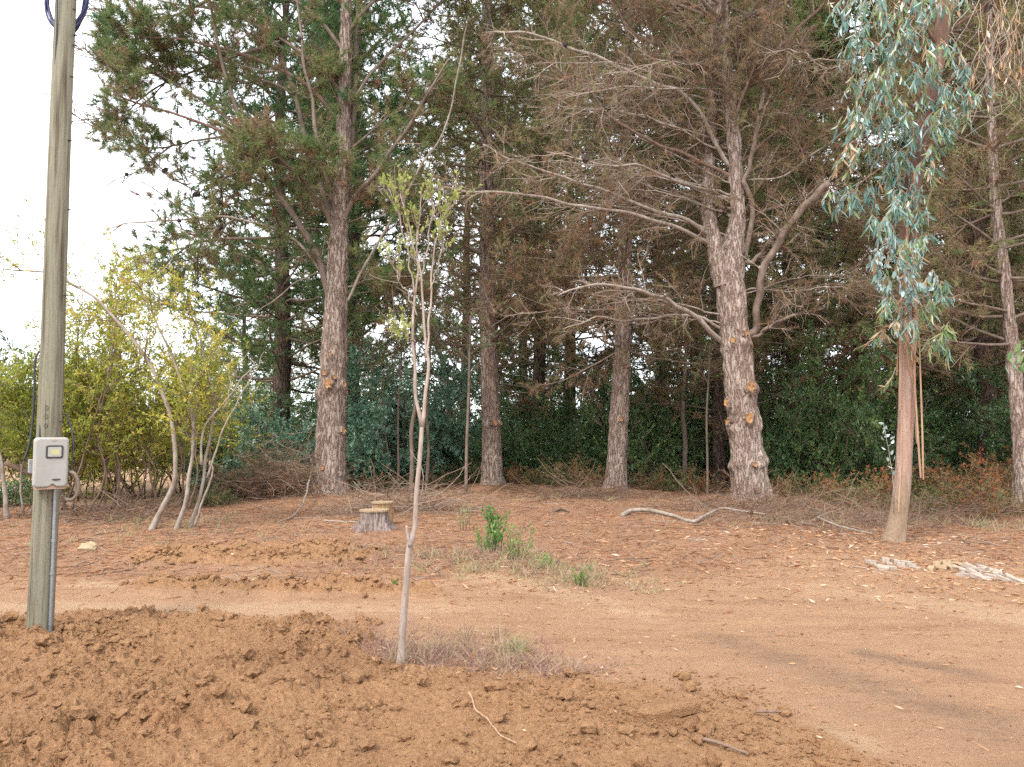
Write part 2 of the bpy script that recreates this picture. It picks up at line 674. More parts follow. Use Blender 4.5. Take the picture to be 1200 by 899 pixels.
M = {}
M['soil'] = soil_mat()
NEEDLE = [(0.0, (0.067, 0.127, 0.059)), (0.25, (0.127, 0.189, 0.074)), (0.45, (0.221, 0.235, 0.097)),
          (0.62, (0.243, 0.189, 0.110)), (0.8, (0.243, 0.160, 0.108)), (1.0, (0.324, 0.173, 0.100))]
M['needles'] = leaf_mat('pine_needles', NEEDLE, 0.33)
M['bark_brown'] = bark_mat('pine_bark_brown', (0.266, 0.196, 0.157), (0.141, 0.087, 0.063), (0.401, 0.319, 0.269))
M['bark_grey'] = bark_mat('pine_bark_grey', (0.305, 0.228, 0.188), (0.175, 0.103, 0.074), (0.424, 0.348, 0.300), 17, 3.2)
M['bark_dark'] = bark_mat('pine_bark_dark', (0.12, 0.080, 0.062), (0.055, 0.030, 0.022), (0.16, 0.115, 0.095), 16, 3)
M['limb'] = rough_mat('limb_bark', [(0.3, (0.105, 0.072, 0.054)), (0.55, (0.175, 0.130, 0.102)), (0.75, (0.25, 0.195, 0.158))], (10, 10, 5), bump=0.5, dist=0.02)
M['limb_red'] = rough_mat('limb_bark_reddish', [(0.3, (0.11, 0.068, 0.050)), (0.6, (0.18, 0.120, 0.090)), (0.75, (0.24, 0.170, 0.130))], (10, 10, 5), bump=0.5, dist=0.02)
M['limb_grey'] = rough_mat('limb_bark_bare_grey', [(0.3, (0.16, 0.118, 0.090)), (0.5, (0.26, 0.212, 0.175)), (0.72, (0.35, 0.298, 0.255))], (9, 9, 6), bump=0.4, dist=0.015)
M['twig'] = leaf_mat('twig_bark', [(0.0, (0.111, 0.069, 0.050)), (0.5, (0.187, 0.132, 0.099)), (1.0, (0.323, 0.264, 0.216))], 0.0, shift=False)
M['cut'] = rough_mat('sawn_resinous_wood', [(0.32, (0.10, 0.058, 0.036)), (0.46, (0.26, 0.130, 0.060)), (0.6, (0.37, 0.200, 0.088)), (0.78, (0.40, 0.28, 0.17))], (15, 15, 15), bump=0.7)
M['cut_pale'] = rough_mat('sawn_wood_pale', [(0.3, (0.238, 0.161, 0.092)), (0.7, (0.314, 0.233, 0.153))], (22, 22, 22), bump=0.3)
M['cone'] = plain_mat('pine_cone', (0.035, 0.022, 0.018), 0.8)
M['bush_leaf'] = leaf_mat('evergreen_leaf', [(0.0, (0.047, 0.104, 0.036)), (0.5, (0.086, 0.164, 0.056)), (0.8, (0.133, 0.227, 0.070)), (1.0, (0.250, 0.297, 0.084))], 0.3, 0.4, 0.35)
M['blue_leaf'] = leaf_mat('blue_green_leaf', [(0.0, (0.078, 0.162, 0.092)), (0.6, (0.150, 0.270, 0.172)), (1.0, (0.240, 0.372, 0.253))], 0.25, 0.4, 0.3)
M['yellow_leaf'] = leaf_mat('yellow_green_leaf', [(0.0, (0.150, 0.198, 0.041)), (0.4, (0.307, 0.336, 0.063)), (0.8, (0.499, 0.472, 0.098)), (1.0, (0.598, 0.410, 0.105))], 0.35)
M['fern_leaf'] = leaf_mat('dry_undergrowth_leaf', [(0.0, (0.095, 0.140, 0.055)), (0.35, (0.185, 0.185, 0.080)), (0.6, (0.24, 0.160, 0.085)), (0.85, (0.25, 0.120, 0.065)), (1.0, (0.34, 0.125, 0.055))], 0.3)
M['dry_grass'] = leaf_mat('dry_grass_blade', [(0.0, (0.240, 0.264, 0.126)), (0.3, (0.368, 0.288, 0.171)), (0.65, (0.320, 0.216, 0.171)), (1.0, (0.216, 0.108, 0.104))], 0.25, shift=False)
M['fresh_leaf'] = leaf_mat('fresh_green_leaf', [(0.0, (0.075, 0.215, 0.050)), (0.5, (0.175, 0.305, 0.085)), (1.0, (0.38, 0.41, 0.16))], 0.35, shift=False)
M['sapling_leaf'] = leaf_mat('pale_sapling_leaf', [(0.0, (0.245, 0.297, 0.083)), (1.0, (0.408, 0.406, 0.150))], 0.4, shift=False)
M['litter'] = leaf_mat('fallen_needles_and_leaves', [(0.0, (0.160, 0.068, 0.038)), (0.4, (0.288, 0.140, 0.072)), (0.75, (0.400, 0.240, 0.140)), (1.0, (0.528, 0.400, 0.297))], 0.05, shift=False)

# ------------------------------------------------------------------ the ground
def g(px, py):
    return np.array(gxy(px, py))


_te = np.array([g(*p) for p in [(-900, 722), (-300, 724), (0, 726), (150, 721), (300, 727), (430, 737), (480, 778), (560, 790), (700, 794), (850, 806), (930, 830), (1000, 872), (1060, 905)]] + [np.array([2.1, 2.9]), np.array([2.6, 1.0]), np.array([9.0, 0.0])])
_te = _te[np.argsort(_te[:, 0])]
PINE_L, PINE_R = g(388, 584), g(881, 592)
PINE_M1, PINE_M2 = g(577, 572), g(722, 578)
EUC = g(1048, 647)
MOUNDS = [(PINE_L, .14, 1.3), (PINE_R, .16, 1.6), (PINE_M1, .13, 1.2), (PINE_M2, .12, 1.1), (EUC, .05, .8),
          (g(880, 640), .16, 1.5), (g(1110, 640), .12, 1.6), (g(440, 626), .05, .9), (g(660, 690), .05, 1.0), (g(600, 660), .07, .9)]


def till_mask(x, y):
    e = np.interp(x, _te[:, 0], _te[:, 1])
    n = 0.16 * fbm2(x * 1.7, y * 1.7, 3)
    sp = 0.16 + 0.25 * smooth(.1, 1.4, x)
    a = smooth(1, -1, (y - e + n) / sp)
    # heap of dug earth behind the track, and the berm between the two wheel tracks
    hx, hy = g(300, 655)
    b = smooth(1.0, 0.55, np.hypot((x - hx) / 2.15, (y - hy) / 0.95) + 0.5 * n)
    bx0, bx1 = g(140, 693)[0], g(520, 701)[0]
    by = np.interp(x, [bx0, bx1], [g(140, 692)[1], g(520, 701)[1]]) + 0.10 * pn2(x * 0.9, 3.3)
    c = smooth(0.20, 0.06, np.abs(y - by) + 0.07 * fbm2(x * 3, y * 3, 2)) * smooth(bx0 - .2, bx0 + .3, x) * smooth(bx1 + .15, bx1 - .2, x)
    return a, b, c


def zones(x, y):
    a, b, c = till_mask(x, y)
    dusty = .75 * smooth(-.3, 1.3, x + .5 * fbm2(x * 1.3, y * 1.3 + 7, 3)) + .5 * np.exp(-((x + .4) / .8) ** 2 - ((y - 4.0) / .6) ** 2)
    till = np.clip(np.maximum(np.maximum(a * (1 - .55 * np.clip(dusty, 0, 1)), b * 0.85), c), 0, 1)
    n = fbm2(x * 0.35 + 5, y * 0.35, 4)
    r = np.hypot(x, y)
    # compacted track: from the left edge, between the heap and the dug ground, fanning out to the right
    far = np.interp(x, [-9, -4, -1, 0.5, 2.0, 3.5, 6, 12], [8.6, 8.3, 8.0, 7.6, 8.2, 8.8, 8.6, 8.6])
    road = smooth(1.2, -0.9, y - far + 0.9 * n)
    pale = np.zeros_like(x)
    for (p0, p1, w) in [((-50, 712), (520, 715), .30), ((100, 684), (500, 689), .22), ((960, 690), (1250, 730), .5), ((560, 680), (760, 720), .35), ((820, 840), (1000, 870), .2)]:
        A, B = g(*p0), g(*p1)
        d = B - A
        tt = np.clip(((x - A[0]) * d[0] + (y - A[1]) * d[1]) / (d @ d), 0, 1)
        dist = np.hypot(x - A[0] - d[0] * tt, y - A[1] - d[1] * tt)
        pale = np.maximum(pale, smooth(w * 1.7, 0.0, dist) * (0.75 + 0.4 * n))
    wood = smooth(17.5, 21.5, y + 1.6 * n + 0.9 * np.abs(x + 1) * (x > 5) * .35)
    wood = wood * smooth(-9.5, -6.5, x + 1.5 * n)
    # beyond the left shrubs open pale ground
    left = smooth(-5.5, -7.5, x + 0.12 * (y - 14)) * smooth(13.5, 17, y)
    pale = np.maximum(pale, left * 0.8)
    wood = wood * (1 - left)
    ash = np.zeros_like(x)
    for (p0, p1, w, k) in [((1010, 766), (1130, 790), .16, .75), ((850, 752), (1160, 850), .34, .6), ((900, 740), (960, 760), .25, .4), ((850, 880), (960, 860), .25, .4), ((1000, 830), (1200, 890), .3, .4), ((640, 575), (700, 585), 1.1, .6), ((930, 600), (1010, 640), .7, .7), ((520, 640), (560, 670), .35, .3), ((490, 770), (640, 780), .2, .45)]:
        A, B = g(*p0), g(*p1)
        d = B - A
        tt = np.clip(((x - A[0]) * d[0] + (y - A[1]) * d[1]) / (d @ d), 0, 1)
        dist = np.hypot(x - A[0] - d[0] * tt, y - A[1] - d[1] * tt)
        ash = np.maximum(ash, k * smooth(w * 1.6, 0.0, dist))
    return till, np.clip(road, 0, 1), np.clip(pale, 0, 1), wood, ash


def macro(x, y):
    h = 0.045 * fbm2(x / 3.7, y / 3.7, 3) * smooth(6, 10, y)
    for (c, a, s) in MOUNDS:
        h = h + a * np.exp(-((x - c[0]) ** 2 + (y - c[1]) ** 2) / (s * s))
    h = h + 0.9 * smooth(-7, -11, x) * smooth(19, 27, y) + 0.5 * smooth(24, 40, y) * fbm2(x / 11, y / 11, 2)
    return h


def height(x, y):
    x, y = np.asarray(x, float), np.asarray(y, float)
    a, b, c = till_mask(x, y)
    h = macro(x, y)
    lump = (0.55 * np.abs(fbm2(x * 2.1, y * 2.1, 2)) + 0.42 * np.abs(pn2(x * 6.3 + 4, y * 6.3)) + 0.36 * np.abs(pn2(x * 13.7, y * 13.7 + 8))
            + 0.22 * np.abs(pn2(x * 27 + 1, y * 27)) + 0.10 * pn2(x * 47, y * 47))
    streak = pn2((x * .8 + y * .6) * 1.2, (y * .8 - x * .6) * 5.5)
    rough = 0.72 + 0.9 * smooth(-.35, .5, fbm2(x * 1.1 + 30, y * 1.3, 3))
    thin = (1 - 0.75 * smooth(-.5, 1.2, x)) * (1 - .45 * np.exp(-((x + .5) / .9) ** 2 - ((y - 3.9) / .7) ** 2))
    h = h + a * thin * (0.004 + 0.125 * lump * rough + 0.022 * streak)
    h = h + b * (0.06 + 0.12 * lump) + c * (0.075 + 0.15 * lump)
    rest = 1 - np.clip(a + b + c, 0, 1)
    ruts = 0.017 * pn2(y * 3.0 + x * .5, x * 0.25) + 0.007 * pn2(y * 11.0 + x * 1.7, x * 0.6)
    near = smooth(30, 12, y)
    h = h + rest * near * (0.006 * pn2(x * 9, y * 9) + 0.004 * pn2(x * 23, y * 23) + ruts + 0.012 * fbm2(x * 2.3, y * 2.3, 2))
    return h


def gz(x, y):
    return float(height(np.array([x]), np.array([y]))[0])


def gp(px, py):
    x, y = gxy(px, py)
    return np.array([x, y, gz(x, y)])


def build_ground():
    ys = list(np.linspace(-8, 3.0, 14))
    y = 3.0
    while y < 6.9:
        y += 0.019
        ys.append(y)
    while y < 30:
        y += 0.036 * (y / 6.9) ** 1.6
        ys.append(y)
    ys += list(np.geomspace(y * 1.02, 900, 34))
    ys = np.array(ys)
    core = np.linspace(-0.83, 0.83, 415)
    wing = 0.86 + np.geomspace(0.01, 5.5, 22)
    us = np.concatenate([-wing[::-1], core, wing])
    Y, U = np.meshgrid(ys, us, indexing='ij')
    X = U * np.maximum(Y, 3.0)
    x, y = X.ravel(), Y.ravel()
    z = height(x, y)
    z = np.where(y > 120, z * 0.3, z)
    V = np.stack([x, y, z], 1)
    nr, nc = len(ys), len(us)
    i, j = np.meshgrid(np.arange(nr - 1), np.arange(nc - 1), indexing='ij')
    b = i * nc + j
    Q = np.stack([b, b + 1, b + nc + 1, b + nc], -1).reshape(-1, 4)
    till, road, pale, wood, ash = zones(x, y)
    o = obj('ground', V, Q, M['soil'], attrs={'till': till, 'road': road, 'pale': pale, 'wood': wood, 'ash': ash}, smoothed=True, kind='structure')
    # dug earth breaks in hard facets, trodden ground does not
    ft = till[Q].mean(1) < 0.35
    o.data.polygons.foreach_set('use_smooth', ft)
    o['label'] = 'reddish bare earth with dug soil in front, tracks and fallen needles behind'


build_ground()

# ------------------------------------------------------------------ trunks, limbs, pine crowns
def px_path(pts, Y):
    """[(px, py, dY)] -> points at depth Y + dY"""
    return np.array([at(p[0], p[1], Y + (p[2] if len(p) > 2 else 0.0)) for p in pts])


def trunk_mesh(path, radii, S, step, bark=0.02, knots=(), flare=0.0, zs=2.2, xs=9.0, seed=0, whorl=()):
    """Bark-plated trunk along a polyline; knots = [(height, angle, size, bulge)]."""
    ln = np.linalg.norm(np.diff(path, axis=0), axis=1).sum()
    n = max(8, int(ln / step))
    c = catmull(path, n)
    t = np.linspace(0, 1, n)
    r = np.interp(t * (len(radii) - 1), np.arange(len(radii)), radii)
    T, A, B = frames(c[None])
    A, B = A[0], B[0]
    th = np.arange(S) * 2 * math.pi / S
    dirs = A[:, None] * np.cos(th)[None, :, None] + B[:, None] * np.sin(th)[None, :, None]
    R = np.repeat(r[:, None], S, 1)
    h = (c[:, 2] - c[0, 2])[:, None]
    if flare:
        lob = 1 + 0.5 * np.cos(th * 5 + seed)[None] * 0.5 + 0.25 * np.cos(th * 3 + 1 + seed)[None]
        R = R + flare * np.exp(-h / 0.22) * lob
    surf = c[:, None] + dirs * R[..., None]
    q = surf * np.array([xs, xs, zs]) + seed * 3.1
    qq = q + 0.55 * np.stack([pn3(q * 0.6), pn3(q * 0.6 + 9), pn3(q * 0.6 + 21)], -1)
    ridge = 1 - np.abs(pn3(qq)) * 2.4
    fine = pn3(q * 2.7 + 4)
    D = bark * (np.clip(ridge, -1, 1) * -1.0 + 0.35 * fine) + 0.5 * bark * pn3(surf * 2.2)
    for (wz, amp) in whorl:
        D = D + amp * np.exp(-((h - wz) / 0.13) ** 2) * (0.65 + 0.8 * pn3(surf * 7))
    front = math.atan2(0, 1)
    for (kz, ka, ks, kb) in knots:
        dv = np.array([math.sin(ka), -math.cos(ka), 0.0])          # angle 0 faces the camera, + to the right
        ang = np.arccos(np.clip((unit(dirs * [1, 1, 0]) @ dv), -1, 1))
        D = D + kb * np.exp(-((ang * R / ks) ** 2 + ((h - kz) / ks) ** 2))
    V = c[:, None] + dirs * (R + D)[..., None]
    i, s = np.meshgrid(np.arange(n - 1), np.arange(S), indexing='ij')
    b = i * S
    Q = np.stack([b + s, b + (s + 1) % S, b + S + (s + 1) % S, b + S + s], -1).reshape(-1, 4)
    return V.reshape(-1, 3), Q, c, r


def stub(parent, c, rt, hz, ang, size, proud, mat='cut', mis=0.55):
    """Sawn-off branch end on a trunk: collar of bark around a pale oval cut face."""
    i = int(np.argmin(np.abs(c[:, 2] - c[0, 2] - hz)))
    dv = np.array([math.sin(ang), -math.cos(ang), 0.12])
    dv = dv / np.linalg.norm(dv)
    p0 = c[i] + dv * (rt[i] * 0.8)
    p1 = c[i] + dv * (rt[i] + proud)
    up = np.array([0, 0, 1.0])
    a = unit(np.cross(dv, up))
    b = np.cross(a, dv)
    S = 14
    th = np.arange(S) * 2 * math.pi / S
    wob = 1 + mis * np.array([pn2(k * 0.9 + hz * 7, ang * 5 + hz * 13) for k in range(S)])
    ring = lambda cc, rr: cc + (a[None] * np.cos(th)[:, None] + b[None] * 1.25 * np.sin(th)[:, None]) * (rr * wob)[:, None]
    V = np.vstack([ring(p0, size * 1.7), ring(p1 - dv * 0.04, size * 1.45), ring(p1, size * 1.0), ring(p1 - dv * 0.014, size * 0.55), p1[None] - dv * 0.006])
    k = np.arange(S)
    k2 = (k + 1) % S
    Q = np.vstack([np.stack([j * S + k, j * S + k2, (j + 1) * S + k2, (j + 1) * S + k], 1) for j in range(3)])
    Tt = np.stack([3 * S + k, 3 * S + k2, np.full(S, 4 * S)], 1)
    mi = np.concatenate([np.zeros(2 * S), np.ones(2 * S)])
    return obj('branch_stub', V, [Q, Tt], [M['bark_brown'], M[mat]], parent, mi=mi)


def limb(parent, pts, r0, r1, mat, n=None, S=8, name='branch', wob=0.03):
    P = catmull(pts, n or max(10, 5 * len(pts)))
    K = len(P)
    t = np.linspace(0, 1, K)
    w = np.stack([pn2(t * 9 + r0 * 100, P[0, 0] + 3), pn2(t * 9 + 31, P[0, 0] * 2), pn2(t * 9 + 77, P[0, 2])], 1) * wob * 1.6 * np.minimum(1, t * 4)[:, None]
    P = P + w
    r0 = r0 * .8
    R = r0 * (1 - t) ** 0.9 + r1 * t + 0.45 * r0 * np.exp(-t * 22)
    R = R * (1 + 0.12 * np.array(pn2(t * 17 + r0 * 50, np.full(K, P[0, 0]))))
    V, Q, T = tubes(P[None], R[None], S, caps=True)
    o = obj(name, V, [Q, T], mat, parent, smoothed=True)
    return P, o


def rooted(P, c):
    """A limb that begins near the trunk is carried on into the trunk's heart."""
    i = int(np.argmin(np.abs(c[:, 2] - P[0, 2] + .12)))
    if np.hypot(*(c[i, :2] - P[0, :2])) < .75:
        P = np.vstack([c[i], P])
    return P


def resample(P, K):
    f = np.linspace(0, len(P) - 1, K)
    i = np.minimum(f.astype(int), len(P) - 2)
    u = (f - i)[:, None]
    return P[i] * (1 - u) + P[i + 1] * u


def pine_foliage(limbs, r, sub_n, sub_len, twig_n, twig_len, need_n, need_len, need_w, tint_fn, bare=0.0, t0=0.3, lift=0.5,
                 droop=-0.25, twig_tint=(0.1, 0.5), tw=0.006, spread=0.95, twig_keep=1.0, sub_r=0.014, round_twigs=True, inner=0.0, zone_amp=0.12, n_from=0.35, clear=None):
    """limbs (N,K,3) -> twig Acc, needle Acc."""
    tw_acc, ne_acc = Acc(), Acc()
    S, T, t = along(limbs, sub_n, t0, 1.0, r)
    D = side_dirs(T, 0.5, 1.15, 0.5, r)
    Ln = sub_len * r.uniform(0.45, 1.15, len(S)) * (1.15 - 0.6 * t)
    sub = grow(S, D, Ln, 6, 0.14, lift * 0.6, r)
    if round_twigs:
        V, Q = tubes(sub, np.linspace(sub_r, sub_r * 0.35, 6)[None], 3)
        tw_acc.add(V, Q, np.repeat(r.uniform(*twig_tint, len(sub)), 18))
    else:
        V, Q = ribbons(sub[:, [0, 2, 5]], np.linspace(sub_r, sub_r * .4, 3)[None], r)
        tw_acc.add(V, Q, np.repeat(r.uniform(*twig_tint, len(sub)), 6))
    base = np.concatenate([sub, resampled_tips(limbs)])
    S2, T2, t2 = along(base, twig_n, 0.2, 1.0, r)
    if twig_keep < 1:
        k = r.random(len(S2)) < twig_keep
        S2, T2, t2 = S2[k], T2[k], t2[k]
    if clear is not None:
        k = clear(S2)
        S2, T2, t2 = S2[k], T2[k], t2[k]
    D2 = side_dirs(T2, 0.35, 1.1, 0.8, r)
    twl = twig_len * r.uniform(0.5, 1.3, len(S2))
    tws = grow(S2, D2, twl, 5, 0.18, lift + droop, r)
    if round_twigs:
        V, Q = tubes(tws[:, [0, 2, 4]], np.linspace(tw, tw * 0.4, 3)[None], 3)
        tw_acc.add(V, Q, np.repeat(r.uniform(*twig_tint, len(tws)), 9))
    else:
        V, Q = ribbons(tws[:, [0, 2, 4]], np.linspace(tw, tw * .4, 3)[None], r)
        tw_acc.add(V, Q, np.repeat(r.uniform(*twig_tint, len(tws)), 6))
    kl = r.random(len(tws)) >= bare
    live = tws[kl]
    if len(live) and need_n:
        zone = pn3(live[:, 2] * 0.75 + 11.3)
        base_t = np.clip(tint_fn(live[:, 2, 2]) + inner * (0.55 - t2[kl]) + zone_amp * zone, 0, 1)
        P, Tn, tn = along(live, need_n, n_from, 1.02, r)
        Dn = unit(Tn * 0.75 + r.normal(size=Tn.shape) * spread * 0.6)
        ti = np.repeat(base_t, need_n) + r.normal(size=len(P)) * 0.06
        V, Fc = needles(P, Dn, need_len * r.uniform(0.7, 1.2, len(P)), need_w * r.uniform(0.7, 1.3, len(P)), r)
        ne_acc.add(V, Fc, np.repeat(np.clip(ti, 0, 1), 3))
    return tw_acc, ne_acc


def resampled_tips(limbs):
    """outer half of each limb as a 6-point path"""
    N, K = limbs.shape[:2]
    return np.stack([resample(limbs[i, K // 2:], 6) for i in range(N)])


def whorled_limbs(c, z0, z1, dz, per, len_fn, r, el=(0.15, 0.6), lift=0.25):
    """Limbs in whorls around a trunk centre line c."""
    S, D, Ls = [], [], []
    z = z0
    while z < z1:
        i = int(np.argmin(np.abs(c[:, 2] - z)))
        a0 = r.uniform(0, 6.28)
        for k in range(per):
            a = a0 + k * 6.283 / per + r.uniform(-.35, .35)
            e = r.uniform(*el)
            S.append(c[i] + [0, 0, r.uniform(-.12, .12)])
            D.append([math.cos(a) * math.cos(e), math.sin(a) * math.cos(e), math.sin(e)])
            Ls.append(len_fn(z) * r.uniform(0.7, 1.15))
        z += dz * r.uniform(0.75, 1.25)
    return grow(np.array(S), np.array(D), np.array(Ls), 8, 0.09, lift, r)


def cone_mesh():
    v, f = ico(1)
    r = np.random.default_rng(12)
    v = v * (1 + 0.16 * r.normal(size=(len(v), 1))) * [0.045, 0.045, 0.07]
    return mesh_data('cone', v, f, M['cone'])


CONE = cone_mesh()


def add_cones(parent, P, r, n):
    S, T, t = along(P, 3, 0.2, 0.9, r)
    for k in r.choice(len(S), min(n, len(S)), replace=False):
        o = bpy.data.objects.new('cone', CONE)
        C.objects.link(o)
        o.parent = parent
        o.location = S[k] - ORIG[parent.name] + r.normal(size=3) * 0.03
        o.rotation_euler = r.uniform(0, 3, 3)
        s = r.uniform(0.9, 1.5)
        o.scale = (s, s, s)


# ---- tall pine on the left
def build_left_pine():
    r = np.random.default_rng(101)
    Y = PINE_L[1]
    base = np.array([PINE_L[0], Y, gz(*PINE_L)])
    t = thing('pine_tree', 'tall green-crowned pine with brown bark and orange cut knots beside the tree stumps', 'tree', base, 'large pines along the clearing')
    path = px_path([(388, 590), (387, 540), (390, 450), (394, 350), (397, 270), (402, 190), (404, 100), (406, 0), (407, -120), (408, -300), (410, -480)], Y)
    radii = [0.39, 0.36, 0.325, 0.275, 0.245, 0.185, 0.16, 0.14, 0.11, 0.07, 0.02]
    path[0, 2] = base[2] - 0.15
    H = lambda py: (at(388, py, Y)[2] - path[0, 2])
    kn = [(H(452), -0.05, .14, .07), (H(441), -0.25, .10, .05), (H(452), 0.9, .11, .07), (H(505), .95, .10, .06), (H(462), -1.15, .13, .09), (H(549), -.2, .08, .03), (H(420), 0.0, .09, .04)]
    V, Q, c, rr = trunk_mesh(path, radii, 66, 0.06, 0.024, kn, flare=0.20, seed=1, whorl=[(H(457), .035), (H(420), .02), (H(512), .02), (H(560), .012)])
    obj('trunk', V, Q, M['bark_brown'], t, smoothed=True)
    stub(t, c, rr, H(454), -0.02, .085, .085)
    stub(t, c, rr, H(441), -0.30, .05, .075)
    stub(t, c, rr, H(446), 0.35, .04, .06)
    stub(t, c, rr, H(453), 0.95, .055, .085)
    stub(t, c, rr, H(505), 1.0, .06, .08)
    stub(t, c, rr, H(549), -.22, .045, .04)
    stub(t, c, rr, H(418), 0.0, .04, .05)
    L = []

    def lb(pts, r0, r1=0.012, mat='limb', d=0.0, S=8, leafy=True):
        n = len(pts)
        q = [(p[0], p[1], d * (k / (n - 1)) ** 1.2) for k, p in enumerate(pts)]
        q = rooted(px_path(q, Y), c)
        P, o = limb(t, q, r0, r1, M[mat], S=S)
        if leafy:
            L.append(resample(P, 8))
        return P
    lb([(388, 350), (374, 308), (360, 275), (337, 243), (312, 205), (285, 150), (262, 80), (245, 0), (235, -60)], .125, .02, d=-1.2)
    lb([(394, 280), (380, 245), (350, 205), (310, 178), (250, 150), (195, 130), (150, 118), (128, 100)], .085, .012, 'limb_red', d=-2.2)
    lb([(395, 268), (375, 215), (360, 165), (345, 110), (325, 50), (300, -20), (280, -80)], .115, .02, d=1.0)
    lb([(397, 262), (385, 215), (372, 160), (362, 100), (352, 40), (345, -60)], .09, .02, d=-.8)
    lb([(401, 262), (411, 190), (415, 110), (420, 10), (426, -120)], .14, .05, d=.9)
    lb([(400, 272), (413, 237), (440, 203), (470, 160), (497, 118), (525, 70)], .10, .02, d=-1.4)
    lb([(407, 352), (425, 315), (455, 265), (490, 200), (520, 155), (535, 95), (545, 45), (550, 20)], .045, .012, 'limb_grey', d=-2.4, leafy=False)
    lb([(384, 332), (352, 285), (300, 262), (250, 254), (205, 258), (150, 262), (128, 268)], .05, .01, 'limb_grey', d=-1.6)
    lb([(372, 305), (340, 281), (290, 280), (235, 284), (205, 302), (178, 322)], .06, .014, 'limb', d=-.6)
    lb([(410, 335), (440, 326), (480, 324), (520, 330)], .03, .008, 'limb_grey', d=.8)
    lb([(386, 318), (350, 330), (310, 360), (285, 380)], .03, .008, 'limb_grey', d=.5, leafy=False)
    lb([(404, 150), (360, 100), (300, 70), (230, 50), (170, 42), (125, 30)], .08, .012, 'limb_red', d=-1.5)
    lb([(404, 110), (350, 60), (280, 20), (210, 5), (150, -5)], .08, .012, d=1.2)
    lb([(404, 60), (360, 10), (290, -30), (200, -55), (130, -60)], .08, .012, d=-1.0)
    lb([(262, 160), (225, 165), (180, 175), (150, 165), (128, 150)], .035, .01, d=-.3)
    lb([(405, 130), (440, 80), (480, 40), (520, 0), (555, -40)], .07, .012, d=1.0)
    lb([(406, 40), (440, 0), (490, -30), (540, -60)], .07, .012, d=-1.0)
    lb([(404, 180), (440, 150), (480, 120), (515, 110)], .05, .012, d=.9)
    lb([(300, 200), (270, 205), (235, 225), (205, 240)], .035, .01, d=.4)
    lb([(345, 110), (310, 95), (270, 100), (240, 95), (205, 100)], .04, .01, d=.8)
    lb([(262, 80), (220, 60), (170, 80), (135, 90)], .04, .01, d=-1.0)
    lb([(285, 150), (240, 120), (190, 90), (150, 70)], .045, .01, 'limb_red', d=-.6)
    lb([(325, 50), (250, 75), (180, 105), (138, 145)], .05, .01, d=.6)
    lb([(245, 0), (200, 20), (160, 25), (118, 60)], .045, .01, d=-.8)
    lb([(390, 230), (340, 225), (290, 235), (240, 250)], .04, .01, d=.9)
    up = whorled_limbs(c, at(388, -40, Y)[2], c[-1, 2] - 0.3, 0.6, 5, lambda z: max(0.6, 4.6 - (z - 12) * 0.42), r, lift=0.35)
    V, Q = tubes(up, np.linspace(.05, .012, 8)[None], 5)
    obj('upper_branches', V, Q, M['limb'], t, kind='stuff', smoothed=True)
    P = np.array(L)
    tint = lambda z: np.clip(r.normal(0.42, 0.14, len(z)) - 0.02 * (z - 8) + 0.25 * (r.random(len(z)) < 0.22), 0.02, 1)
    S2, T2, _ = along(P, 2, .3, .95, r)
    sec = grow(S2, side_dirs(T2, .5, 1.1, .5, r), r.uniform(.9, 2.0, len(S2)), 8, .1, .3, r)
    V, Q = tubes(sec, np.linspace(.022, .008, 8)[None], 4)
    obj('small_branches', V, Q, M['limb'], t, kind='stuff', smoothed=True)
    P = np.concatenate([P, sec])
    tw, ne = pine_foliage(P, r, 15, 1.2, 5, .38, 54, .18, .0135, tint, bare=.10, t0=.18, lift=.45, spread=1.15, twig_tint=(.3, .8), tw=.0045, round_twigs=False, inner=.2, zone_amp=.2, n_from=.5,
                          clear=lambda q: (q[:, 0] > -10.15 * q[:, 1] / 18.0 + np.where(q[:, 2] < 8.2, .9, 0)) & ~((q[:, 0] < -7.5) & (q[:, 2] > 5.9) & (q[:, 2] < 8.0) & (r.random(len(q)) < .75)))
    tw.build('twigs', M['twig'], t, kind='stuff')
    ne.build('crown', M['needles'], t)
    tw, ne = pine_foliage(up, r, 5, 1.0, 5, .4, 20, .17, .024, lambda z: np.clip(r.normal(.25, .15, len(z)), 0, 1), bare=.1, t0=.3, round_twigs=False)
    tw.build('upper_twigs', M['twig'], t, kind='stuff')
    ne.build('upper_crown', M['needles'], t, kind='stuff')
    add_cones(t, P, r, 34)


build_left_pine()


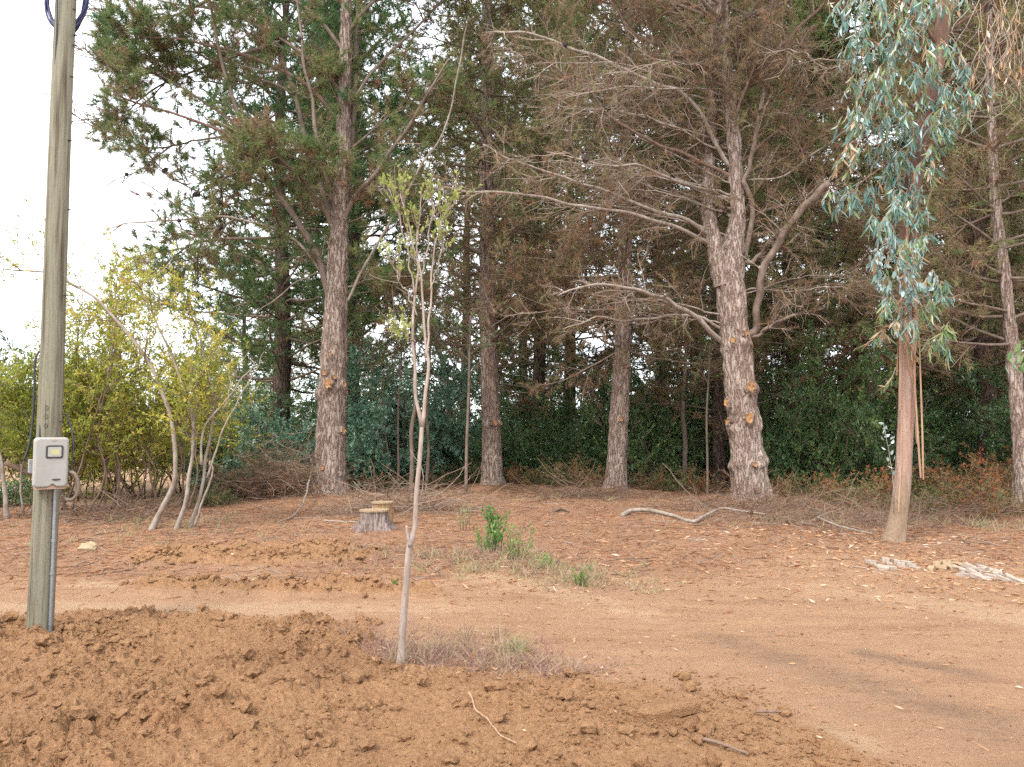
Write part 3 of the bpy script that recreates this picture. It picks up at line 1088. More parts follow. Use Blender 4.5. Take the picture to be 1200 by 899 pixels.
# ---- tall pine on the right, mostly bare grey limbs and dead brown needles
def build_right_pine():
    r = np.random.default_rng(202)
    Y = PINE_R[1]
    base = np.array([PINE_R[0], Y, gz(*PINE_R)])
    t = thing('pine_tree', 'thick forked grey-barked pine with bare dead limbs, brown needles and orange saw cuts', 'tree', base, 'large pines along the clearing')
    path = px_path([(882, 598), (878, 555), (872, 500), (865, 430), (859, 370), (855, 310), (864, 255), (861, 180), (852, 90), (846, 0), (841, -110), (838, -260), (836, -420)], Y)
    path[0, 2] = base[2] - 0.15
    radii = [0.415, 0.375, 0.35, 0.315, 0.325, 0.32, 0.175, 0.16, 0.15, 0.13, 0.10, 0.06, 0.02]
    H = lambda py: (at(878, py, Y)[2] - path[0, 2])
    kn = [(H(456), .25, .14, .06), (H(494), -.05, .12, .05), (H(475), -1.2, .12, .07), (H(500), -1.25, .11, .07), (H(405), -.5, .09, .04), (H(400), .3, .09, .04), (H(545), -1.3, .12, .07), (H(545), .4, .14, .04), (H(500), 1.2, .12, .05), (H(540), 1.25, .13, .05), (H(455), 1.2, .11, .05)]
    V, Q, c, rr = trunk_mesh(path, radii, 70, 0.056, 0.032, kn, flare=0.11, seed=4, whorl=[(H(405), .03), (H(460), .03), (H(498), .025), (H(545), .045), (H(580), .02)], xs=8.0)
    obj('trunk', V, Q, M['bark_grey'], t, smoothed=True)
    stub(t, c, rr, H(456), .30, .095, .075)
    stub(t, c, rr, H(494), -.02, .085, .07)
    stub(t, c, rr, H(474), -1.15, .07, .09)
    stub(t, c, rr, H(498), -1.2, .06, .09)
    stub(t, c, rr, H(404), -.45, .05, .06)
    stub(t, c, rr, H(396), .35, .05, .06)
    stub(t, c, rr, H(408), .85, .04, .05)
    stub(t, c, rr, H(546), .05, .05, .05)
    # the second stem behind the fork
    sp = px_path([(848, 335, -.05), (838, 290, -.05), (829, 240, .1), (833, 160, .3), (838, 70, .5), (832, -40, .8), (826, -200, 1.0)], Y)
    V, Q, c2, r2 = trunk_mesh(sp, [.22, .19, .15, .125, .105, .09, .03], 40, 0.06, 0.022, seed=9, xs=8)
    obj('fork_stem', V, Q, M['bark_grey'], t, smoothed=True)
    Lb, Ld = [], []

    def lb(pts, r0, r1=0.012, mat='limb_grey', d=0.0, S=8, leafy=0):
        n = len(pts)
        q = [(p[0], p[1], d * (k / (n - 1)) ** 1.1) for k, p in enumerate(pts)]
        q = rooted(px_path(q, Y), c)
        P, o = limb(t, q, r0, r1, M[mat], S=S, wob=0.045)
        (Lb if leafy == 0 else Ld).append(resample(P, 8))
        return P
    lb([(848, 404), (825, 380), (800, 360), (770, 345), (730, 335), (690, 333), (655, 345)], .085, .012, d=-2.0)
    lb([(846, 385), (815, 370), (790, 368), (740, 375), (700, 372), (660, 385)], .05, .01, d=-.6)
    lb([(838, 278), (812, 262), (790, 255), (750, 240), (700, 222), (660, 210), (605, 190), (565, 168)], .066, .014, d=-2.4)
    lb([(836, 288), (810, 275), (780, 265), (740, 250), (690, 244), (640, 235), (575, 225), (540, 222)], .066, .014, d=-3.0)
    lb([(850, 190), (830, 150), (800, 110), (770, 100), (720, 75), (680, 60), (640, 45), (600, 38), (570, 38)], .068, .014, d=-1.6)
    lb([(846, 202), (800, 180), (760, 165), (720, 140), (690, 110), (660, 85), (620, 65), (590, 60)], .06, .012, 'limb_red', d=-1.0)
    lb([(842, 228), (800, 215), (750, 195), (700, 190), (660, 180)], .05, .01, d=-2.6)
    lb([(845, 95), (790, 60), (740, 35), (715, 0), (690, -40)], .09, .02, 'limb_red', d=.6, leafy=1)
    lb([(884, 388), (889, 350), (895, 315), (920, 270), (945, 240), (972, 213)], .10, .075, 'limb', d=-1.2)
    lb([(886, 392), (905, 378), (938, 365), (940, 358)], .05, .03, 'limb', d=-.7)
    lb([(884, 305), (905, 282), (925, 262)], .07, .05, 'limb', d=-.6)
    lb([(888, 338), (930, 342), (980, 335), (1010, 338)], .03, .008, d=-1.0)
    lb([(872, 300), (880, 250), (874, 215), (880, 190), (890, 130), (900, 50), (905, -40)], .085, .03, 'limb', d=-.5)
    lb([(866, 212), (920, 205), (980, 160), (1010, 150)], .035, .01, d=-.8, leafy=1)
    lb([(860, 120), (900, 70), (950, 20), (990, -30)], .08, .02, 'limb_red', d=-.8, leafy=1)
    lb([(856, 150), (890, 60), (915, -30)], .06, .02, 'limb_red', d=-1.4, leafy=1)
    lb([(848, 70), (800, 20), (760, -30)], .07, .02, 'limb_red', d=-1.2, leafy=1)
    lb([(868, 190), (930, 140), (985, 110), (1030, 100)], .05, .01, 'limb_red', d=.6, leafy=1)
    lb([(842, 170), (790, 140), (740, 130), (700, 125)], .05, .01, 'limb_red', d=1.4, leafy=1)
    lb([(838, 240), (780, 225), (720, 250), (680, 290)], .05, .01, 'limb', d=1.2, leafy=1)
    lb([(870, 260), (920, 240), (970, 250), (1010, 270)], .05, .01, 'limb', d=1.2, leafy=1)
    lb([(850, 60), (880, 10), (930, -30), (980, -60)], .06, .01, 'limb_red', d=-1.8, leafy=1)
    lb([(846, 30), (780, -10), (700, -20), (640, -40)], .06, .01, 'limb_red', d=-1.5, leafy=1)
    lb([(840, 100), (770, 90), (700, 95), (650, 110)], .06, .01, 'limb_red', d=1.9, leafy=1)
    for k in range(20):
        py0 = r.uniform(60, 400)
        px0 = np.interp(py0, [60, 200, 300, 400], [846, 842, 846, 848])
        ln, sl = r.uniform(110, 260), r.uniform(.02, .5)
        if k % 5 == 4:
            px0, ln = px0 + 30, -ln * .6
        lb([(px0, py0), (px0 - ln * .33, py0 - ln * .33 * sl * 1.3 * np.sign(ln)), (px0 - ln * .66, py0 - abs(ln) * .66 * sl), (px0 - ln, py0 - abs(ln) * sl * .85 + 12)], r.uniform(.022, .04), .006, d=r.uniform(-2.8, .8), S=6)
    up = whorled_limbs(c, at(860, 30, Y)[2], c[-1, 2] - 0.3, 0.6, 5, lambda z: max(0.6, 4.2 - (z - 11) * 0.4), r, lift=0.35)
    V, Q = tubes(up, np.linspace(.05, .012, 8)[None], 5)
    obj('upper_branches', V, Q, M['limb'], t, kind='stuff', smoothed=True)
    brown = lambda z: np.clip(r.normal(0.74, 0.11, len(z)), 0.3, 1)
    # bare limbs carry a tangle of fine grey twigs with few needles left
    tw, ne = pine_foliage(np.array(Lb), r, 14, 1.1, 7, .42, 30, .11, .009, brown, bare=.62, t0=.3, lift=.15, droop=-.35, twig_tint=(.35, 1.0), tw=.0055, sub_r=.011)
    tw.build('dead_twigs', M['twig'], t, kind='stuff')
    ne.build('dead_needles', M['needles'], t, kind='stuff')
    tw, ne = pine_foliage(np.array(Ld), r, 28, 1.4, 9, .40, 46, .12, .008, brown, bare=.25, t0=.12, lift=.1, droop=-.4, twig_tint=(.1, .8), tw=.006)
    tw.build('twigs', M['twig'], t, kind='stuff')
    ne.build('crown', M['needles'], t)
    tw, ne = pine_foliage(up, r, 5, 1.0, 5, .4, 20, .17, .024, lambda z: np.clip(r.normal(.5, .2, len(z)), 0, 1), bare=.1, t0=.3, round_twigs=False)
    tw.build('upper_twigs', M['twig'], t, kind='stuff')
    ne.build('upper_crown', M['needles'], t, kind='stuff')
    add_cones(t, np.array(Lb), r, 14)


build_right_pine()


# ---- the two slimmer pines between them, and one at the right edge
def slim_pine(name_label, px_pts, Y, radii, seed, z_dead, z_top, mat, reach, stubs, brown=.68, green_top=.45, group='large pines along the clearing', S=42, whorl=(), bare=.45, per=4):
    r = np.random.default_rng(seed)
    path = px_path(px_pts, Y)
    base = np.array([path[0, 0], Y, gz(path[0, 0], Y)])
    path[0, 2] = base[2] - 0.12
    t = thing('pine_tree', name_label, 'tree', base, group)
    H = lambda py: (at(px_pts[0][0], py, Y)[2] - path[0, 2])
    V, Q, c, rr = trunk_mesh(path, radii, S, 0.08, 0.02, [], flare=0.12, seed=seed % 17, whorl=[(H(w), a) for w, a in whorl], xs=9.5)
    obj('trunk', V, Q, M[mat], t, smoothed=True)
    for (py, a, s, pr) in stubs:
        stub(t, c, rr, H(py), a, s, pr)
    lim = whorled_limbs(c, z_dead, min(c[-1, 2] - .3, z_top), 0.62, per, lambda z: max(0.5, reach * (1 - 0.55 * (z - z_dead) / (z_top - z_dead))), r, el=(-.3, .5), lift=.2)
    R = np.linspace(.036, .008, 8)[None]
    V, Q = tubes(lim, R, 5)
    obj('branches', V, Q, M['limb'], t, kind='stuff', smoothed=True)
    mid = z_dead + 3.5
    tint = lambda z: np.clip(np.where(z < mid, brown, green_top) + r.normal(0, .13, len(z)), 0, 1)
    tw, ne = pine_foliage(lim, r, 9, 1.15, 6, .40, 24, .15, .018, tint, bare=bare, t0=.15, lift=.2, droop=-.35, twig_tint=(.1, .8), tw=.0065, round_twigs=False)
    tw.build('twigs', M['twig'], t, kind='stuff')
    ne.build('crown', M['needles'], t)
    return t


slim_pine('slim brown pine with a torn knot halfway up, standing left of centre', [(577, 574), (576, 520), (574, 450), (572, 380), (571, 300), (570, 180), (571, 0), (573, -250), (574, -500)], PINE_M1[1],
          [.30, .275, .25, .245, .22, .19, .15, .09, .02], 303, 4.0, 19, 'bark_brown', 3.6,
          [(498, .35, .07, .07), (476, -.7, .05, .06), (498, 1.0, .05, .08)], whorl=[(H_, .03) for H_ in (498, 476)], brown=.66, green_top=.5, bare=.15, per=5)
slim_pine('straight brown pine with a grey twig tangle around it, left of the forked pine', [(722, 580), (724, 520), (728, 440), (731, 370), (733, 280), (735, 150), (738, 0), (740, -250), (742, -480)], PINE_M2[1],
          [.275, .255, .225, .20, .18, .16, .13, .08, .02], 404, 3.7, 17, 'bark_brown', 3.2, [(492, .1, .05, .05), (430, .6, .04, .05)], whorl=[(492, .02), (395, .03), (450, .012)], brown=.70, green_top=.5, bare=.28, per=5)
slim_pine('pale-barked young pine at the right edge behind the eucalyptus', [(1200, 604), (1197, 540), (1190, 450), (1178, 330), (1166, 230), (1160, 100), (1156, -100), (1154, -350)], 14.6,
          [.17, .15, .13, .115, .10, .085, .06, .015], 505, 3.2, 12.5, 'bark_grey', 2.9, [], brown=.62, green_top=.58, bare=.3, S=36)


# ---- pines deeper in the wood: three shapes, copied
def generic_pine(seed, Ht, zc, reach, dens=1.0, brown_low=.55, top=.2):
    r = np.random.default_rng(seed)
    zz = np.linspace(-.2, Ht, 9)
    path = np.stack([0.25 * np.array([pn2(z * .13, seed * 1.7) for z in zz]), 0.25 * np.array([pn2(z * .13 + 9, seed * 2.3) for z in zz]), zz], 1)
    path[:, :2] -= path[0, :2]
    t = thing('pine_tree', 'pine', 'tree', (0, 0, 0))
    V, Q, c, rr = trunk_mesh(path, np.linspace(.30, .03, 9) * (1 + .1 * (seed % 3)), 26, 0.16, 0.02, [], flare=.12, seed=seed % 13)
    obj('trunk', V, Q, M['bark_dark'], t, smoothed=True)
    lim = whorled_limbs(c, zc, Ht - .4, .72, 5, lambda z: max(.6, reach * (1 - .8 * ((z - zc) / (Ht - zc)) ** 1.3)), r, el=(-.25, .5), lift=.25)
    V, Q = tubes(lim, np.linspace(.05, .012, 8)[None], 4)
    obj('branches', V, Q, M['limb'], t, kind='stuff', smoothed=True)
    tint = lambda z: np.clip(np.interp(z, [zc, zc + 3, Ht], [brown_low, (brown_low + top) / 2, top]) + r.normal(0, .12, len(z)), 0, 1)
    tw, ne = pine_foliage(lim, r, int(8 * dens), 1.35, 5, .48, 26, .20, .027, tint, bare=.12, t0=.22, lift=.4, droop=-.2, tw=.008, twig_tint=(.0, .5), round_twigs=False)
    tw.build('twigs', M['twig'], t, kind='stuff')
    ne.build('crown', M['needles'], t)
    return t


protos = [generic_pine(11, 21, 3.0, 4.6, 1.0, .42, .10), generic_pine(12, 23, 3.4, 4.4, 1.0, .58, .3), generic_pine(13, 18, 2.7, 4.0, 1.0, .45, .08)]
used = [False] * 3
FAR_LABEL = 'dark pine standing deep in the shaded wood behind the front pines'
# (px of the trunk, distance, shape, scale, brown shift, label)
deep = [(326, 26.0, 0, 1.0, -.12, 'dark green pine behind the tall left pine, its trunk seen past the blue-green shrub'),
        (414, 30.0, 2, 1.1, -.05, None), (632, 29, 1, 1.0, .10, 'dark-trunked pine in shade between the two slim brown pines'),
        (775, 31, 1, 1.0, .15, None), (668, 37, 1, 1.15, .12, None), (545, 41, 1, 1.1, .1, None), (815, 39, 1, 1.1, .12, None), (955, 36, 1, 1.1, .15, None), (842, 22.5, 1, .72, .15, 'thin dark pine just left of the forked grey pine'),
        (930, 27, 1, .95, .16, None), (1005, 25, 0, .9, .20, None), (1090, 29, 1, .95, .16, None), (1155, 20.5, 1, .95, .16, 'thick dark-trunked pine in shade behind the eucalyptus'),
        (1245, 21, 0, .85, .20, None), (1120, 38, 2, 1.15, .1, None), (885, 34, 1, 1.0, .1, None),
        (385, 41, 1, 1.05, -.05, None),
        (615, 50, 2, 1.2, .0, None), (1180, 48, 0, 1.2, .0, None), (1300, 34, 1, 1.1, .1, None),
        (285, 47, 2, .8, -.12, None)]
rp = np.random.default_rng(55)
DEEP = []
for px, Y, k, s, sh, lab in deep:
    o = protos[k] if not used[k] else copy_tree(protos[k])
    used[k] = True
    x = (px - 600) / F * Y
    o.location = (x, Y, float(macro(np.array([x]), np.array([Y]))[0]) - .05)
    o.rotation_euler = (0, 0, rp.uniform(0, 6.28))
    o.scale = (s, s, s * rp.uniform(.92, 1.1))
    tag(o, lab or FAR_LABEL, 'tree', 'pines deep in the wood')
    if not lab:
        DEEP.append((o, px, Y))
    for ch in o.children:
        v = 1.0 + sh + rp.uniform(-.05, .05)
        ch.color = (v, v, v, 1)

# ------------------------------------------------------------------ bushes of the understorey
def bush(name, label, cat, seed, Ht, W, n_stem, leaf, leaf_n, mat, stem_r=.02, tint=(.1, .7), upright=.6, sub=9, twl=.45, group=None, lw=.45, leaf_dir='out', twn=4, sub_t0=.06, stem_tint=(.0, .5), base=(0, 0, 0), smat='twig'):
    r = np.random.default_rng(seed)
    base = np.array(base, float)
    t = thing(name, label, cat, base, group)
    a = r.uniform(0, 6.28, n_stem)
    D = np.stack([np.cos(a) * (1 - upright), np.sin(a) * (1 - upright), np.full(n_stem, upright)], 1) + r.normal(size=(n_stem, 3)) * .1
    S = base + np.stack([np.cos(a), np.sin(a), np.zeros(n_stem)], 1) * .12 * W * r.uniform(0.2, 1, (n_stem, 1)) + [0, 0, -.05]
    st = grow(S, D, Ht * r.uniform(.3, 1.2, n_stem), 9, .16, .1, r)
    V, Q = tubes(st, np.linspace(stem_r, stem_r * .3, 9)[None], 5)
    obj('stems', V, Q, M[smat], t, attrs={'tint': np.repeat(r.uniform(*stem_tint, n_stem), 45)}, kind='stuff', smoothed=True)
    S1, T1, t1 = along(st, sub, sub_t0, 1.0, r)
    D1 = side_dirs(T1, .5, 1.3, .7, r)
    sb = grow(S1, D1, W * .42 * r.uniform(.4, 1.1, len(S1)) * (1.2 - .6 * t1), 6, .16, .15, r)
    S2, T2, t2 = along(sb, twn, .2, 1.0, r)
    tw = grow(S2, side_dirs(T2, .3, 1.1, 1.0, r), twl * r.uniform(.5, 1.2, len(S2)), 4, .2, .0, r)
    A = Acc()
    V, Q = ribbons(sb, np.linspace(stem_r * .4, stem_r * .15, 6)[None], r)
    A.add(V, Q, np.repeat(r.uniform(*stem_tint, len(sb)), 12))
    V, Q = ribbons(tw, np.linspace(stem_r * .22, stem_r * .1, 4)[None], r)
    A.add(V, Q, np.repeat(r.uniform(*stem_tint, len(tw)), 8))
    A.build('twigs', M['twig'], t, kind='stuff')
    P, T, tt = along(tw, leaf_n, .1, 1.05, r)
    Dl = side_dirs(T, .4, 1.3, 1.0, r)
    if leaf_dir == 'down':
        Dl = unit(Dl + [0, 0, -.9])
    V, Fc = leaf_quads(P, Dl, leaf * np.repeat(r.uniform(.5, 1.35, len(tw)), leaf_n) * r.uniform(.7, 1.25, len(P)), leaf * lw * r.uniform(.6, 1.3, len(P)), r)
    tb = np.repeat(r.uniform(*tint, len(tw)), leaf_n) + r.normal(0, .1, len(P))
    obj('foliage', V, Fc, M[mat], t, attrs={'tint': np.repeat(np.clip(tb, 0, 1), 4)}, kind='stuff')
    return t


MARKS = [(60, 'the utility pole'), (205, 'the leaning shrub'), (320, 'the reddish twig heap'), (390, 'the tall left pine'), (445, 'the stumps'), (490, 'the leafy sapling'), (577, 'the slim pine with the torn knot'), (650, 'the gap between the slim pines'),
         (725, 'the straight brown pine'), (800, 'the long fallen branch'), (877, 'the forked pine'), (965, 'the thin straight stick'), (1055, 'the eucalyptus'), (1130, 'the tan chunks'), (1190, 'the pale young pine')]
PEND = {}


def near_label(o, px, Y, what):
    """Names a thing by the landmark it stands behind."""
    mx_, nm = min(MARKS, key=lambda m_: abs(m_[0] - px))
    d = px - mx_
    where = 'straight behind' if abs(d) < 14 else ('behind and left of' if d < 0 else 'behind and right of')
    PEND.setdefault((what, where, nm), []).append((Y, o))


def settle_labels():
    for (what, where, nm), v in PEND.items():
        v.sort(key=lambda q: q[0])
        n = len(v)
        words = [''] if n == 1 else (['nearer ', 'farther '] if n == 2 else ['nearest ', 'middle ', 'farthest '])
        for k, (_, o) in enumerate(v):
            o['label'] = words[min(k, len(words) - 1)] + what + ' ' + where + ' ' + nm
    PEND.clear()


class Kind:
    def __init__(s, proto):
        s.p, s.u = proto, False

    def put(s, px, Y, sc, label, group, shift=0.0, rz=None, r=rp):
        o = s.p if not s.u else copy_tree(s.p)
        s.u = True
        x = (px - 600) / F * Y
        o.location = (x, Y, float(macro(np.array([x]), np.array([Y]))[0]) - .02)
        o.rotation_euler = (0, 0, r.uniform(0, 6.28) if rz is None else rz)
        sc = (sc, sc, sc) if np.isscalar(sc) else sc
        o.scale = sc
        tag(o, label, None, group)
        for ch in o.children:
            v = 1.0 + shift
            ch.color = (v, v, v, 1)
        return o


ever = [Kind(bush('evergreen_bush', 'bush', 'bush', 61, 3.6, 3.0, 14, 0.106, 13, 'bush_leaf', twn=6, sub=13, tint=(.0, .75))),
        Kind(bush('evergreen_bush', 'bush', 'bush', 62, 4.6, 3.0, 13, 0.119, 13, 'bush_leaf', twn=6, sub=13, tint=(.0, .6), upright=.75)),
        Kind(bush('evergreen_bush', 'bush', 'bush', 63, 2.2, 2.6, 14, 0.094, 13, 'bush_leaf', twn=6, sub=13, tint=(.1, .8), upright=.5))]
blue = [Kind(bush('eucalyptus_bush', 'bush', 'bush', 64, 3.4, 2.4, 13, 0.125, 13, 'blue_leaf', twn=6, sub=13, tint=(.1, .8), upright=.75)),
        Kind(bush('eucalyptus_bush', 'bush', 'bush', 65, 2.0, 2.6, 14, 0.106, 13, 'blue_leaf', twn=6, sub=13, tint=(.2, .9), upright=.45))]
G_EV = 'evergreen bushes under the pines'
EV = 'dark evergreen bush in the shade under the pines'
rb = np.random.default_rng(66)
mixed = [Kind(bush('broadleaf_bush', 'bush', 'bush', 67, 3.8, 2.6, 9, .17, 6, 'bush_leaf', twn=5, sub=10, tint=(.2, 1.0), upright=.7)),
         Kind(bush('broadleaf_bush', 'bush', 'bush', 68, 2.6, 2.8, 10, .14, 7, 'bush_leaf', twn=5, sub=11, tint=(.0, .7), upright=.5, stem_tint=(.3, 1.0)))]
SPEC = {'e': ever, 'm': mixed, 'b': blue}
for px, Y, kd, k, s, sh in [(470, 27, 'e', 2, 1.0, .1), (520, 26, 'm', 1, .9, .25), (560, 28, 'e', 0, .7, .05), (612, 25, 'e', 2, 1.1, -.05), (645, 27, 'm', 0, .9, .1), (676, 24.5, 'e', 2, .9, .0),
                            (705, 26, 'e', 1, .9, .0), (752, 23, 'm', 1, 1.1, .05), (776, 25.5, 'e', 1, .8, -.1), (808, 23.5, 'e', 2, 1.0, -.05), (838, 26, 'm', 0, 1.0, -.05), (918, 21, 'e', 0, .8, .1), (946, 22.5, 'e', 1, .95, .05),
                            (980, 20.5, 'e', 0, .95, .15), (1012, 22.5, 'm', 0, 1.05, .05), (1034, 20.5, 'm', 1, 1.0, .0), (1078, 22.5, 'e', 0, .9, -.05), (1112, 24.5, 'e', 1, .8, -.05), (1182, 22.5, 'm', 0, .8, .2), (1216, 19, 'e', 1, .7, .0),
                            (900, 25, 'e', 2, 1.1, .0), (735, 29, 'e', 1, .9, .0), (592, 31, 'e', 0, .8, .1), (662, 33, 'm', 0, .9, .05), (1148, 28, 'e', 2, 1.2, .2),
                            (380, 25, 'e', 0, .9, .0), (350, 22.5, 'm', 1, 1.0, .1), (290, 25, 'e', 1, .8, .05), (430, 24.5, 'e', 2, 1.0, .1), (625, 34, 'e', 1, 1.1, -.1), (700, 35, 'e', 1, 1.2, -.1), (770, 35, 'e', 1, 1.1, -.1), (845, 34, 'e', 1, 1.2, -.1),
                            (925, 33, 'e', 1, 1.2, -.1), (1000, 32, 'e', 1, 1.2, -.1), (1070, 33, 'e', 1, 1.1, -.1), (1200, 30, 'e', 1, 1.1, -.05)]:  # rear row: leaf colour shifted darker to stand in for shade
    o_ = SPEC[kd][k].put(px, Y, (s * rb.uniform(.7, 1.1), s * rb.uniform(.7, 1.1), s * rb.uniform(.75, 1.35)), EV, G_EV, sh + rb.uniform(-.1, .2))
    near_label(o_, px, Y, 'dark evergreen bush' if kd == 'e' else 'broad-leaved green bush')
# lighter thicket in the open behind the wood
for px, Y, k, s in [(250, 34, 0, 1.0), (420, 38, 0, 1.1), (480, 40, 1, 1.0), (535, 39, 0, 1.2), (580, 42, 1, 1.0), (640, 44, 0, 1.2), (700, 43, 1, 1.1), (790, 44, 0, 1.2), (860, 42, 1, 1.1), (950, 40, 0, 1.2),
                    (1040, 40, 1, 1.1), (1110, 36, 0, 1.1), (1190, 34, 1, 1.0), (1260, 30, 0, 1.1), (330, 40, 1, .9)]:
    o_ = ever[k].put(px, Y, (s * 1.5, s * 1.3, s), 'light green thicket bush in the open behind the wood', 'thicket behind the wood', .30)
    near_label(o_, px, Y, 'light green thicket bush')
for px, Y, k, s, lab in [(318, 19.5, 1, 1.15, 'low spreading blue-green shrub left of the tall left pine'), (282, 21, 1, 1.0, 'blue-green shrub behind the bare forked branches on the left'),
                         (432, 22.5, 0, .9, 'blue-green young eucalyptus bush just right of the tall left pine'), (468, 21.5, 0, 1.15, 'taller blue-green eucalyptus bush left of the thin sapling stems'),
                         (500, 23.5, 0, 1.0, 'blue-green eucalyptus bush behind the leafy sapling'), (415, 21, 1, .9, 'low blue-green bush beside the foot of the tall left pine')]:
    blue[k].put(px, Y, s, lab, 'blue-green eucalyptus bushes')

# low dry undergrowth along the edge of the wood
fern = [Kind(bush('undergrowth_bush', 'b', 'bush', 71, .75, 1.0, 9, .06, 9, 'fern_leaf', stem_r=.008, tint=(.1, .95), upright=.6, sub=6, twl=.22)),
        Kind(bush('undergrowth_bush', 'b', 'bush', 72, .5, 1.1, 9, .05, 9, 'fern_leaf', stem_r=.007, tint=(.0, .6), upright=.45, sub=6, twl=.2))]
for px, Y, k, s, sh in [(965, 16.2, 0, 1.2, .15), (1000, 15.5, 1, 1.3, .0), (1025, 16.5, 0, 1.0, .2), (1075, 14.5, 1, 1.5, -.1), (1100, 15.5, 1, 1.6, -.1), (1130, 14.8, 0, 1.2, .1), (1160, 15.8, 0, 1.3, .2), (1180, 14, 1, 1.2, .0),
                        (1150, 13.4, 0, .9, .15), (1090, 17.5, 0, 1.4, .05), (1050, 18, 1, 1.6, -.05), (940, 18.2, 1, 1.5, -.05), (985, 18.6, 1, 1.7, -.1), (915, 17.4, 0, .9, .1), (820, 19, 0, 1.0, .1), (790, 20, 1, 1.5, .0), (760, 19.5, 0, 1.1, .05),
                        (690, 20.4, 0, 1.3, .1), (660, 21.5, 1, 1.6, .1), (630, 21.8, 1, 1.5, .1), (605, 21.2, 0, 1.0, .15), (545, 22, 1, 1.4, .0), (510, 20.5, 0, 1.1, .0), (470, 20, 1, 1.3, -.1), (440, 20, 0, 1.2, -.05), (1120, 19.5, 1, 1.7, -.05), (1190, 18, 0, 1.5, .1), (1170, 17, 1, 1.4, .0),
                        (300, 18.5, 1, 1.3, -.1), (262, 16.5, 1, 1.2, -.25), (240, 15.8, 0, 1.0, -.3), (282, 17.8, 0, 1.1, -.2)]:
    o_ = fern[k].put(px, Y, s * rb.uniform(.5, 1.1), 'low dry green and rust undergrowth bush along the edge of the wood', 'undergrowth along the edge of the wood', sh)
    near_label(o_, px, Y, 'low dry undergrowth bush')

for o_, px, Y in DEEP:
    near_label(o_, px, Y, 'dark pine')
settle_labels()

# ------------------------------------------------------------------ yellow-green shrubs on the left
def shrub(label, stems, seed, mat='yellow_leaf', group='yellow-green shrubs on the left', leaf=.045, leafn=9, sub=10, subl=.9, twl=.36, tint=(.15, .85), t0=.4, bare_stems=(), smat='limb', shift=0.0, name='shrub_tree', lw=.42, keep=1.0):
    """stems: [(pixel path, depth, r0, r1)] each a stem of its own."""
    r = np.random.default_rng(seed)
    p0 = stems[0][0][0]
    Y0 = stems[0][1]
    b = at(p0[0], p0[1], Y0)
    b[2] = gz(b[0], b[1])
    t = thing(name, label, 'shrub', b, group)
    L_ = []
    for j, (pts, Y, r0, r1) in enumerate(list(stems) + list(bare_stems)):
        P = px_path(pts, Y)
        if j < len(stems):
            P[0, 2] = gz(P[0, 0], P[0, 1]) - .06
        Pp, o = limb(t, P, r0, r1, M[smat], S=7, name='stem', wob=.02)
        if j < len(stems):
            L_.append(resample(Pp, 8))
    Ls = np.array(L_)
    S1, T1, t1 = along(Ls, sub, t0, 1.0, r)
    sb = grow(S1, side_dirs(T1, .4, 1.2, .8, r), subl * r.uniform(.4, 1.2, len(S1)), 6, .15, .1, r)
    S2, T2, t2 = along(np.concatenate([sb, resampled_tips(Ls)]), 9, .1, 1.0, r)
    tw = grow(S2, side_dirs(T2, .3, 1.1, 1.0, r), twl * r.uniform(.5, 1.2, len(S2)), 4, .2, -.1, r)
    A = Acc()
    V, Q = ribbons(sb, np.linspace(.009, .004, 6)[None], r)
    A.add(V, Q, np.repeat(r.uniform(.2, .8, len(sb)), 12))
    V, Q = ribbons(tw[:, [0, 3]], np.array([[.004, .002]]), r)
    A.add(V, Q, np.repeat(r.uniform(.1, .7, len(tw)), 4))
    A.build('twigs', M['twig'], t, kind='stuff')
    tw = tw[r.random(len(tw)) < keep]
    P, T, tt = along(tw, leafn, .05, 1.05, r)
    V, Fc = leaf_quads(P, side_dirs(T, .4, 1.3, 1.0, r), leaf * r.uniform(.6, 1.3, len(P)), leaf * lw * r.uniform(.7, 1.2, len(P)), r)
    tb = np.repeat(r.uniform(*tint, len(tw)), leafn) + r.normal(0, .12, len(P))
    o = obj('foliage', V, Fc, M[mat], t, attrs={'tint': np.repeat(np.clip(tb, 0, 1), 4)}, kind='stuff')
    o.color = (1 + shift, 1 + shift, 1 + shift, 1)
    return t


shrub('leaning multi-stemmed shrub with pale bark and bare forked branches beside the pole',
      [([(176, 627), (190, 595), (205, 560), (199, 485), (178, 432), (139, 378), (107, 346), (53, 320), (2, 315)], 12.2, .056, .012),
       ([(206, 624), (216, 590), (223, 550), (225, 490), (210, 440), (185, 380), (160, 330)], 12.2, .045, .012),
       ([(222, 622), (234, 580), (243, 530), (250, 470), (240, 420), (228, 370)], 12.4, .038, .01)], 81, sub=26, subl=1.05, leafn=12, t0=.4, smat='limb_grey', tint=(.2, .95), leaf=.06,
      bare_stems=[([(236, 545), (238, 505), (263, 471), (283, 445), (297, 428), (290, 415)], 12.1, .022, .006), ([(243, 560), (258, 513), (274, 478), (297, 439), (310, 412)], 12.0, .02, .005),
                  ([(262, 480), (270, 455), (268, 432)], 12.1, .012, .004), ([(225, 500), (232, 460), (225, 425), (230, 400), (222, 370)], 12.3, .02, .006), ([(228, 617), (238, 585), (249, 556), (246, 540)], 12.0, .022, .012)])
yel = [Kind(bush('shrub_tree', 's', 'shrub', 87, 3.9, 2.8, 10, .075, 12, 'yellow_leaf', tint=(.1, .9), upright=.72, sub=15, twn=6, sub_t0=.22)),
       Kind(bush('shrub_tree', 's', 'shrub', 88, 3.2, 2.8, 10, .075, 12, 'yellow_leaf', tint=(.0, .8), upright=.65, sub=15, twn=6, sub_t0=.2))]
